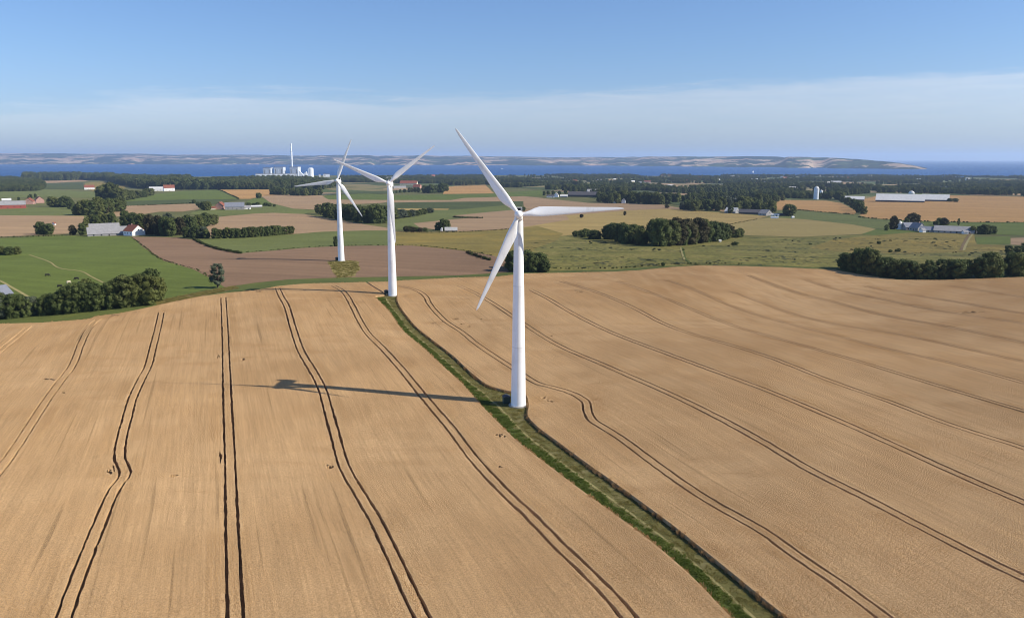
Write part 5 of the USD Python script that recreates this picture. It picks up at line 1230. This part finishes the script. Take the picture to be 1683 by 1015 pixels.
# ------------------------------------------------------------------ the white lorry on the road
b = at(738, 381.0)
m_ = metres(1.0, b)
LEN = 29 * m_
t = thing('lorry', 'white lorry with a white trailer on the road behind the olive meadow', 'lorry', b + np.array([0, 0, 0.18]), -math.atan2(b[0], b[1]) + 0.02)
k = LEN / 16.0
part('cargo_box', box(-1.0 * k, 0, 2.55, 5.9 * k, 2.6, 2.9), M['render'], t)
part('trailer_box', box(5.0 * k - 0.2, 0, 2.5, 5.6 * k, 2.6, 2.8), M['render'], t)
cab = m3.Manifold.batch_hull([m3.Manifold.sphere(0.25, 12).translate([x, y, z]) for x in (-7.4 * k, -5.7 * k) for y in (-1.0, 1.0) for z in (0.9, 2.3)] + [m3.Manifold.sphere(0.25, 12).translate([x, y, 3.2]) for x in (-6.9 * k, -5.7 * k) for y in (-1.0, 1.0)])
cb = part('cab', cab, M['render'], t, 40)
part('windscreen', box(-7.42 * k, 0, 2.35, 0.35, 1.9, 0.9), M['glass'], cb)
part('side_window', box(-6.4 * k, -1.26, 2.4, 0.9, 0.05, 0.7), M['glass'], cb)
part('chassis', cat_mesh(box(-2.8 * k, 0, 0.85, 9.0 * k, 1.0, 0.35), box(5.0 * k, 0, 0.85, 5.4 * k, 1.0, 0.35), box(2.05 * k, 0, 0.8, 1.2, 0.15, 0.12)), M['darkwall'], t)
for x in (-6.5 * k, -2.6 * k, -0.6 * k, 3.4 * k, 6.6 * k):
    for y in (-1.1, 1.1):
        w = trimesh.creation.cylinder(0.52, 0.34, sections=18)
        w.apply_transform(trimesh.transformations.rotation_matrix(PI / 2, [1, 0, 0])); w.apply_translation([x, y, 0.42])
        part('wheel', w, M['rubber'], t, 40)

# ------------------------------------------------------------------ cattle on the pasture
def bones(chains, refine=0.09):
    man = []
    for (p, r0), (q, r1) in chains:
        man.append(m3.Manifold.batch_hull([m3.Manifold.sphere(r0, 14).translate(list(map(float, p))), m3.Manifold.sphere(r1, 14).translate(list(map(float, q)))]))
    m = m3.Manifold.batch_boolean(man, m3.OpType.Add).refine_to_length(refine)
    mm = m.to_mesh(); tm_ = trimesh.Trimesh(mm.vert_properties[:, :3], mm.tri_verts)
    trimesh.smoothing.filter_taubin(tm_, iterations=8)
    return tm_


def cow(px, py, yaw, mat, grazing, label):
    b = at(px, py)
    head = ((1.25, 0, 0.42), (1.5, 0, 0.22)) if grazing else ((1.35, 0, 1.42), (1.68, 0, 1.28))
    ch = [(((-0.72, 0, 1.05), 0.36), ((0.15, 0, 0.98), 0.42)), (((0.15, 0, 0.98), 0.42), ((0.72, 0, 1.05), 0.36)), (((0.72, 0, 1.10), 0.27), (head[0], 0.15)), ((head[0], 0.16), (head[1], 0.10)),
          (((-1.0, 0, 1.25), 0.06), ((-1.1, 0, 0.55), 0.035))]
    for y in (-0.2, 0.2):
        ch += [(((0.62, y, 0.8), 0.16), ((0.60, y, 0.42), 0.085)), (((0.60, y, 0.42), 0.085), ((0.62, y, 0.05), 0.065)),
               (((-0.78, y, 0.85), 0.22), ((-0.66, y, 0.62), 0.14)), (((-0.66, y, 0.62), 0.13), ((-0.88, y, 0.40), 0.085)), (((-0.88, y, 0.40), 0.085), ((-0.84, y, 0.05), 0.065)),
               (((head[0][0] - 0.02, y * 0.5, head[0][2] + 0.1), 0.045), ((head[0][0] - 0.05, y * 1.25, head[0][2] + 0.1), 0.03))]
    t = thing('cow', label, 'cow', b, yaw)
    part('body', bones(ch), M[mat], t, True)
    for y in (-0.1, 0.1):
        part('horn', frustum(0, 0.16, 0.03, 0.008, 8, cx=head[0][0] - 0.06, cy=y).apply_translation([0, 0, head[0][2] + 0.13]), M['cow_pale'], t)


cow(78, 454, 0.4, 'cow_black', True, 'black cow grazing alone, uppermost left on the pasture')
cow(126, 460, 3.3, 'cow_black', True, 'black cow right of the others, highest of the group by the hedge')
cow(98.5, 472.5, 0.3, 'cow_black', True, 'black cow lowest left of the group by the hedge')
cow(131, 468, 2.4, 'cow_black', False, 'black cow standing with raised head right of the pale cows')
cow(113, 466, 1.2, 'cow_pale', True, 'pale cow, upper one of the pale cows by the hedge')
cow(115.5, 473, 0.2, 'cow_pale', True, 'pale cow, lower one close to the hedge tops')
cow(133, 470.5, 3.0, 'cow_pale', True, 'pale cow just below the standing black cow')
cow(140, 473, 0.6, 'cow_pale', False, 'pale cow rightmost of the herd by the hedge')

# ------------------------------------------------------------------ the crop's ears and the grass, in tufts
def tuft_patch(seed, size, nx, ny, height, width, lean, base, rows=True, jitter=0.5):
    r = np.random.default_rng(seed)
    gx = (np.arange(nx) + 0.5) / nx * size - size / 2; gy = (np.arange(ny) + 0.5) / ny * size - size / 2
    X, Y = np.meshgrid(gx, gy)
    x = X.ravel() + r.normal(0, size / nx * (0.16 if rows else jitter), X.size); y = Y.ravel() + r.uniform(-0.5, 0.5, X.size) * size / ny
    n = len(x); a = r.uniform(0, PI, n); h = height * r.uniform(0.65, 1.25, n); w = width * r.uniform(0.7, 1.2, n)
    lx, ly = r.normal(0, lean, n), r.normal(0, lean, n)
    V, F = [], []
    for k in range(2):
        c, s_ = np.cos(a + k * PI / 2) * w / 2, np.sin(a + k * PI / 2) * w / 2
        p0 = np.c_[x - c * 0.6, y - s_ * 0.6, np.full(n, base)]; p1 = np.c_[x + c * 0.6, y + s_ * 0.6, np.full(n, base)]
        q1 = np.c_[x + c + lx, y + s_ + ly, base + h * 0.8]; q0 = np.c_[x - c + lx, y - s_ + ly, base + h * 0.8]; t = np.c_[x + lx * 1.4, y + ly * 1.4, base + h]
        V.append(np.stack([p0, p1, q1, t, q0], 1).reshape(-1, 3))
        i = np.arange(n)[:, None] * 5 + k * 5 * n
        F.append(np.vstack([np.hstack([i, i + 1, i + 2]), np.hstack([i, i + 2, i + 4]), np.hstack([i + 4, i + 2, i + 3])]))
    return np.vstack(V), np.vstack(F)


def ear_material(name, lo, mid, hi, trans, noise_scale=0.02):
    nodes = {'g': ('geometry', {}), 'n': ('noise_texture', {'scale': noise_scale, 'detail': 5.0}), 'a': ('math', {'math_type': 'multiply_add', 'value2': 0.5, 'value3': -0.25}), 's': ('math', {'math_type': 'add'}),
             'r': ('rgb_ramp', {'ramp': [(0.2, lo), (0.5, mid), (0.8, hi)]}), 'd': ('diffuse_bsdf', {}), 't': ('translucent_bsdf', {}), 'm': ('mix_closure', {'fac': trans})}
    return usdkit.material(stage, f'/World/Looks/{name}', nodes, [('g.position', 'n.vector'), ('g.random_per_island', 'a.value1'), ('a.value', 's.value1'), ('n.fac', 's.value2'), ('s.value', 'r.fac'),
                           ('r.color', 'd.color'), ('r.color', 't.color'), ('d.BSDF', 'm.closure1'), ('t.BSDF', 'm.closure2')], surface='m.closure')


M['ears'] = ear_material('ripe_ears', (0.54, 0.345, 0.16), (0.66, 0.45, 0.22), (0.76, 0.55, 0.30), 0.35)
M['blades'] = ear_material('weed_blades', (0.13, 0.165, 0.035), (0.22, 0.255, 0.062), (0.33, 0.35, 0.105), 0.4, 0.4)
M['drygrass'] = ear_material('dry_blades', (0.26, 0.225, 0.07), (0.40, 0.33, 0.12), (0.55, 0.45, 0.20), 0.4, 0.4)


def scatter(name, label, cat, protos, mat, pts, yaw, z_off, scales=None, seed=0):
    r = np.random.default_rng(seed)
    pi = UsdGeom.PointInstancer.Define(stage, numbered('/World', name))
    tag(pi, label, cat, None, 'stuff')
    targets = []
    for k, (v, f) in enumerate(protos):
        mp = f'{pi.GetPath()}/tuft' + (f'_{k:03d}' if k else '')
        usdkit.mesh(stage, mp, (v, f), mat); targets.append(mp)
    n = len(pts)
    pi.CreatePrototypesRel().SetTargets(targets)
    pi.CreateProtoIndicesAttr(Vt.IntArray.FromNumpy(r.integers(0, len(protos), n).astype(np.int32)))
    pi.CreatePositionsAttr(Vt.Vec3fArray.FromNumpy(np.c_[pts, H(pts[:, 0], pts[:, 1]) + z_off].astype(np.float32)))
    a = np.asarray(yaw) + PI * r.integers(0, 2, n) if np.ndim(yaw) == 0 else np.asarray(yaw)
    N = Hn(pts[:, 0], pts[:, 1])                       # tufts follow the slope
    tx, ty = -N[:, 1] / 2, N[:, 0] / 2
    c_, s_ = np.cos(a / 2), np.sin(a / 2)
    q = np.c_[c_, tx * c_ + ty * s_, ty * c_ - tx * s_, s_]
    q /= np.linalg.norm(q, axis=1, keepdims=True)
    pi.CreateOrientationsAttr(Vt.QuathArray([Gf.Quath(*map(float, k)) for k in q]))
    if scales is not None:
        pi.CreateScalesAttr(Vt.Vec3fArray.FromNumpy(np.asarray(scales, np.float32)))
    print(name, n)


# ears: big squares wherever they fit between the ruts, small ones along the ruts and rims
shapely.prepare(lefts); shapely.prepare(rights)
both = unary_union([lefts, rights])
view = Polygon([(-28, 15), (28, 15), (330, 430), (-330, 430)])


def fill(region, size, shrink=0.0):
    w0, a0, w1, a1 = -150, 20, 470, 420
    gw, ga = np.meshgrid(np.arange(w0, w1, size), np.arange(a0, a1, size))
    c = gw.ravel()[:, None] * PERP + ga.ravel()[:, None] * ALONG
    h = size / 2 - shrink
    ok = np.ones(len(c), bool)
    ok &= shapely.contains_xy(view, c[:, 0], c[:, 1])
    c = c[ok]
    cor = np.stack([c + sx * h * PERP + sy * h * ALONG for sx, sy in ((-1, -1), (1, -1), (1, 1), (-1, 1))], 1)
    boxes = shapely.polygons(cor)
    shapely.prepare(region)
    return c, shapely.contains(region, boxes), boxes


rot = math.atan2(ALONG[1], ALONG[0]) - PI / 2
big, okb, boxes = fill(both, 3.0)
c1 = big[okb]
sub = big[~okb]
small = np.vstack([sub + i * 0.6 * PERP + j * 0.6 * ALONG for i in range(-2, 3) for j in range(-2, 3)])
h = 0.22
cor = np.stack([small + sx * h * PERP + sy * h * ALONG for sx, sy in ((-1, -1), (1, -1), (1, 1), (-1, 1))], 1)
c2 = small[shapely.contains(both, shapely.polygons(cor))]
big_p = [tuft_patch(900 + i, 3.0, 11, 13, 0.13, 0.12, 0.05, WH - 0.07) for i in range(4)]
small_p = [tuft_patch(950 + i, 0.6, 3, 3, 0.13, 0.13, 0.07, WH - 0.07) for i in range(4)]
jz = np.random.default_rng(5)
def heights(p, sd):
    k = 0.75 + 0.5 * meshkit.noise(np.c_[p / 7.0, np.zeros(len(p))], sd)
    return np.c_[np.ones(len(p)), np.ones(len(p)), 1 + (k - 1) * 0.12]
scatter('wheat_ears', 'ripe wheat ears standing over both wheat fields', 'wheat', big_p, M['ears'], c1, rot, 0.0, heights(c1, 1), 1)
scatter('wheat_ears', 'ripe wheat ears along the tramlines and field rims', 'wheat', small_p, M['ears'], c2, rot, 0.0, heights(c2, 1), 2)


def sow(region, n, sd):
    r = np.random.default_rng(sd); x0, y0, x1, y1 = region.bounds
    p = np.c_[r.uniform(x0, x1, n * 60), r.uniform(y0, y1, n * 60)]
    shapely.prepare(region)
    p = p[shapely.contains_xy(region, p[:, 0], p[:, 1])]
    return p[:n], r


weed_p = [tuft_patch(700 + i, 1.0, 5, 5, 0.25, 0.22, 0.12, -0.04, rows=False, jitter=0.7) for i in range(3)]
grass_p = [tuft_patch(720 + i, 1.2, 6, 6, 0.16, 0.12, 0.08, -0.04, rows=False, jitter=0.7) for i in range(3)]
p, r = sow(weed_band.union(band(0.30, 0.42).intersection(strip)), 2000, 31)
scatter('weeds', 'tall green weeds along the grass strip', 'weeds', weed_p, M['blades'], p, r.uniform(0, 2 * PI, len(p)), 0.0, np.c_[r.uniform(0.7, 1.3, (len(p), 2)), r.uniform(0.5, 1.5, len(p))], 3)
p, r = sow(strip.difference(weed_band).difference(path_band), 1500, 32)
scatter('grass', 'dry grass tufts on the grass strip', 'grass', grass_p, M['drygrass'], p, r.uniform(0, 2 * PI, len(p)), 0.0, np.c_[r.uniform(0.7, 1.3, (len(p), 2)), r.uniform(0.4, 1.6, len(p))], 4)
mound = ppoly([(540, 430), (587, 428.6), (590, 442), (580, 455), (555, 456.5), (547, 445)])
p, r = sow(mound, 500, 33)
scatter('grass', 'tall dry grass on the mound of the farthest turbine', 'grass', weed_p, M['drygrass'], p, r.uniform(0, 2 * PI, len(p)), 0.0, np.c_[r.uniform(0.8, 1.6, (len(p), 2)), r.uniform(0.6, 1.9, len(p))], 5)
bank = ppoly([(255, 496), (300, 486), (340, 478), (384, 470), (392, 474), (330, 487), (262, 502)])
p, r = sow(bank, 500, 34)
scatter('grass', 'rusty dry weeds on the bank behind the left wheat edge', 'weeds', weed_p, M['drygrass'], p, r.uniform(0, 2 * PI, len(p)), 0.0, np.c_[r.uniform(0.8, 1.6, (len(p), 2)), r.uniform(0.6, 1.8, len(p))], 6)

# ------------------------------------------------------------------ low hedges along the field edges, tussocks and shrubs in the rough meadow
def hedge(pts, hgt, label, seed, gap=1.3, wide=1.1):
    q = smooth_path(pts, 60, 0.0)
    ln = LineString(q); n = max(6, int(ln.length / gap))
    r = np.random.default_rng(seed)
    p = np.array([ln.interpolate(t, normalized=True).coords[0] for t in np.linspace(0, 1, n)]) + r.normal(0, 0.4, (n, 2))
    hh = hgt * r.uniform(0.5, 1.3, n)
    pi = UsdGeom.PointInstancer.Define(stage, numbered('/World', 'hedge'))
    tag(pi, label, 'hedge', None, 'stuff')
    tg = []
    for k in ('thorn', 'copper'):
        mp = f'{pi.GetPath()}/{k}_crown'
        stage.DefinePrim(mp).GetReferences().AddInternalReference(f'/World/class_{k}_tree/crown'); tg.append(mp)
    pi.CreatePrototypesRel().SetTargets(tg)
    pi.CreateProtoIndicesAttr(Vt.IntArray.FromNumpy((r.random(n) < 0.3).astype(np.int32)))
    pi.CreatePositionsAttr(Vt.Vec3fArray.FromNumpy(np.c_[p, H(p[:, 0], p[:, 1]) - 0.15].astype(np.float32)))
    w = hh * wide * r.uniform(0.9, 1.8, n)
    pi.CreateScalesAttr(Vt.Vec3fArray.FromNumpy(np.c_[w, w, hh].astype(np.float32)))


hedge([(318, 393), (335, 402), (352, 408), (372, 413), (396, 417)], 1.5, 'low dark hedge between the brown stubble and the green field', 51)
hedge([(217, 391), (240, 408), (270, 428), (300, 437), (322, 443), (347, 457)], 0.7, 'thin weedy line between the pasture and the brown stubble', 52, 2.2)
hedge([(400, 415), (450, 411.5), (500, 407), (550, 404.5), (600, 403.5), (675, 403.5), (720, 407), (765, 412.5), (808, 420)], 0.8, 'thin dark weed line behind the brown stubble field', 53, 1.8)
hedge([(768, 416), (785, 422), (806, 428)], 1.6, 'short dark hedge at the end of the brown stubble field', 54)
hedge([(640, 381.5), (700, 382.5), (770, 381), (838, 376.5)], 1.0, 'weedy verge along the road of the white lorry', 55, 2.0)
hedge([(745, 357), (770, 358.5), (792, 359)], 2.0, 'dark bushy strip in the tan plot above the lorry', 56, 2.5)
hedge([(1244, 360.5), (1215, 366), (1184, 372.5)], 1.0, 'dark edge line between the golden and the mown field', 57, 2.0)
hedge([(1310, 345), (1351, 348.8), (1402, 353)], 1.6, 'dark green edge below the small orange grain field', 58, 2.5)
hedge([(1409, 357), (1440, 360), (1519, 364.3), (1613, 366), (1683, 366)], 1.6, 'dark green edge below the large orange grain field', 59, 3.0)
hedge([(205, 339), (260, 337), (320, 334)], 1.8, 'dark edge line below the dark green crop at left', 60, 3.0)
hedge([(356, 312), (375, 319), (392, 327)], 2.2, 'dark hedge between green crop and pinkish fallow', 61, 3.5)
hedge([(842, 436), (862, 437), (940, 442), (1010, 441), (1100, 434.5), (1220, 434)], 0.8, 'weedy line at the meadow edge behind the wheat', 62, 2.2)
hedge([(0, 390.5), (60, 389), (115, 387)], 1.2, 'weedy edge between the pasture and the left tan field', 63, 2.0)

meadow_g = ppoly([(862, 425), (868, 398), (940, 390), (1100, 408), (1190, 400), (1315, 392), (1415, 388), (1500, 386), (1683, 408), (1683, 425), (1480, 420), (1400, 415), (1370, 436), (1220, 436), (1100, 436), (1000, 443), (880, 447)])
r = np.random.default_rng(91)
x0, y0, x1, y1 = meadow_g.bounds
p = np.c_[r.uniform(x0, x1, 26000), r.uniform(y0, y1, 26000)]
shapely.prepare(meadow_g)
p = p[shapely.contains_xy(meadow_g, p[:, 0], p[:, 1])]
u = np.c_[(p[:, 0] * 0.25 + p[:, 1]) / 16, (p[:, 0] - p[:, 1] * 0.25) / 60, np.zeros(len(p))]
p = p[meshkit.fbm(u, 3, 17) > 0.53][:2600]
pi = UsdGeom.PointInstancer.Define(stage, numbered('/World', 'tussocks'))
tag(pi, 'dark tussocks and weeds mottling the rough meadow', 'grass', None, 'stuff')
tg = []
for k in ('thorn', 'copper', 'willow'):
    mp = f'{pi.GetPath()}/{k}_tuft'
    stage.DefinePrim(mp).GetReferences().AddInternalReference(f'/World/class_{k}_tree/crown'); tg.append(mp)
pi.CreatePrototypesRel().SetTargets(tg)
n = len(p)
pi.CreateProtoIndicesAttr(Vt.IntArray.FromNumpy(r.choice(3, n, p=[0.12, 0.2, 0.68]).astype(np.int32)))
pi.CreatePositionsAttr(Vt.Vec3fArray.FromNumpy(np.c_[p, H(p[:, 0], p[:, 1]) - 0.1].astype(np.float32)))
hh = r.uniform(0.12, 0.38, n) * (1 + 2.2 * (r.random(n) < 0.03)); w = r.uniform(1.2, 4.2, n)
pi.CreateScalesAttr(Vt.Vec3fArray.FromNumpy(np.c_[w, w, hh].astype(np.float32)))
print('tussocks', n)

# straw and stalks leaning out along the crop's cut edges beside the grass strip and the far margin
def fringe(lines, n, spread, sd, label):
    r = np.random.default_rng(sd)
    P_ = []
    for c in lines:
        ln = LineString(c); k = int(n * ln.length / 100)
        q = np.array([ln.interpolate(t, normalized=True).coords[0] for t in r.random(k)])
        P_.append(q + r.normal(0, spread, (k, 2)))
    p = np.vstack(P_)
    scatter('stalks', label, 'wheat', fringe_p, M['ears'], p, r.uniform(0, 2 * PI, len(p)), 0.0, np.c_[r.uniform(0.7, 1.2, (len(p), 2)), r.uniform(0.5, 1.15, len(p))], sd)


fringe_p = [tuft_patch(760 + i, 0.6, 4, 4, 0.74, 0.10, 0.10, 0.0, rows=False, jitter=0.8) for i in range(3)]
fringe([sl, sr], 190, 0.16, 71, 'straggling wheat stalks along both sides of the grass strip')
fringe([np.asarray(ff.coords)], 110, 0.25, 72, 'straggling wheat stalks along the far rim of the fields')
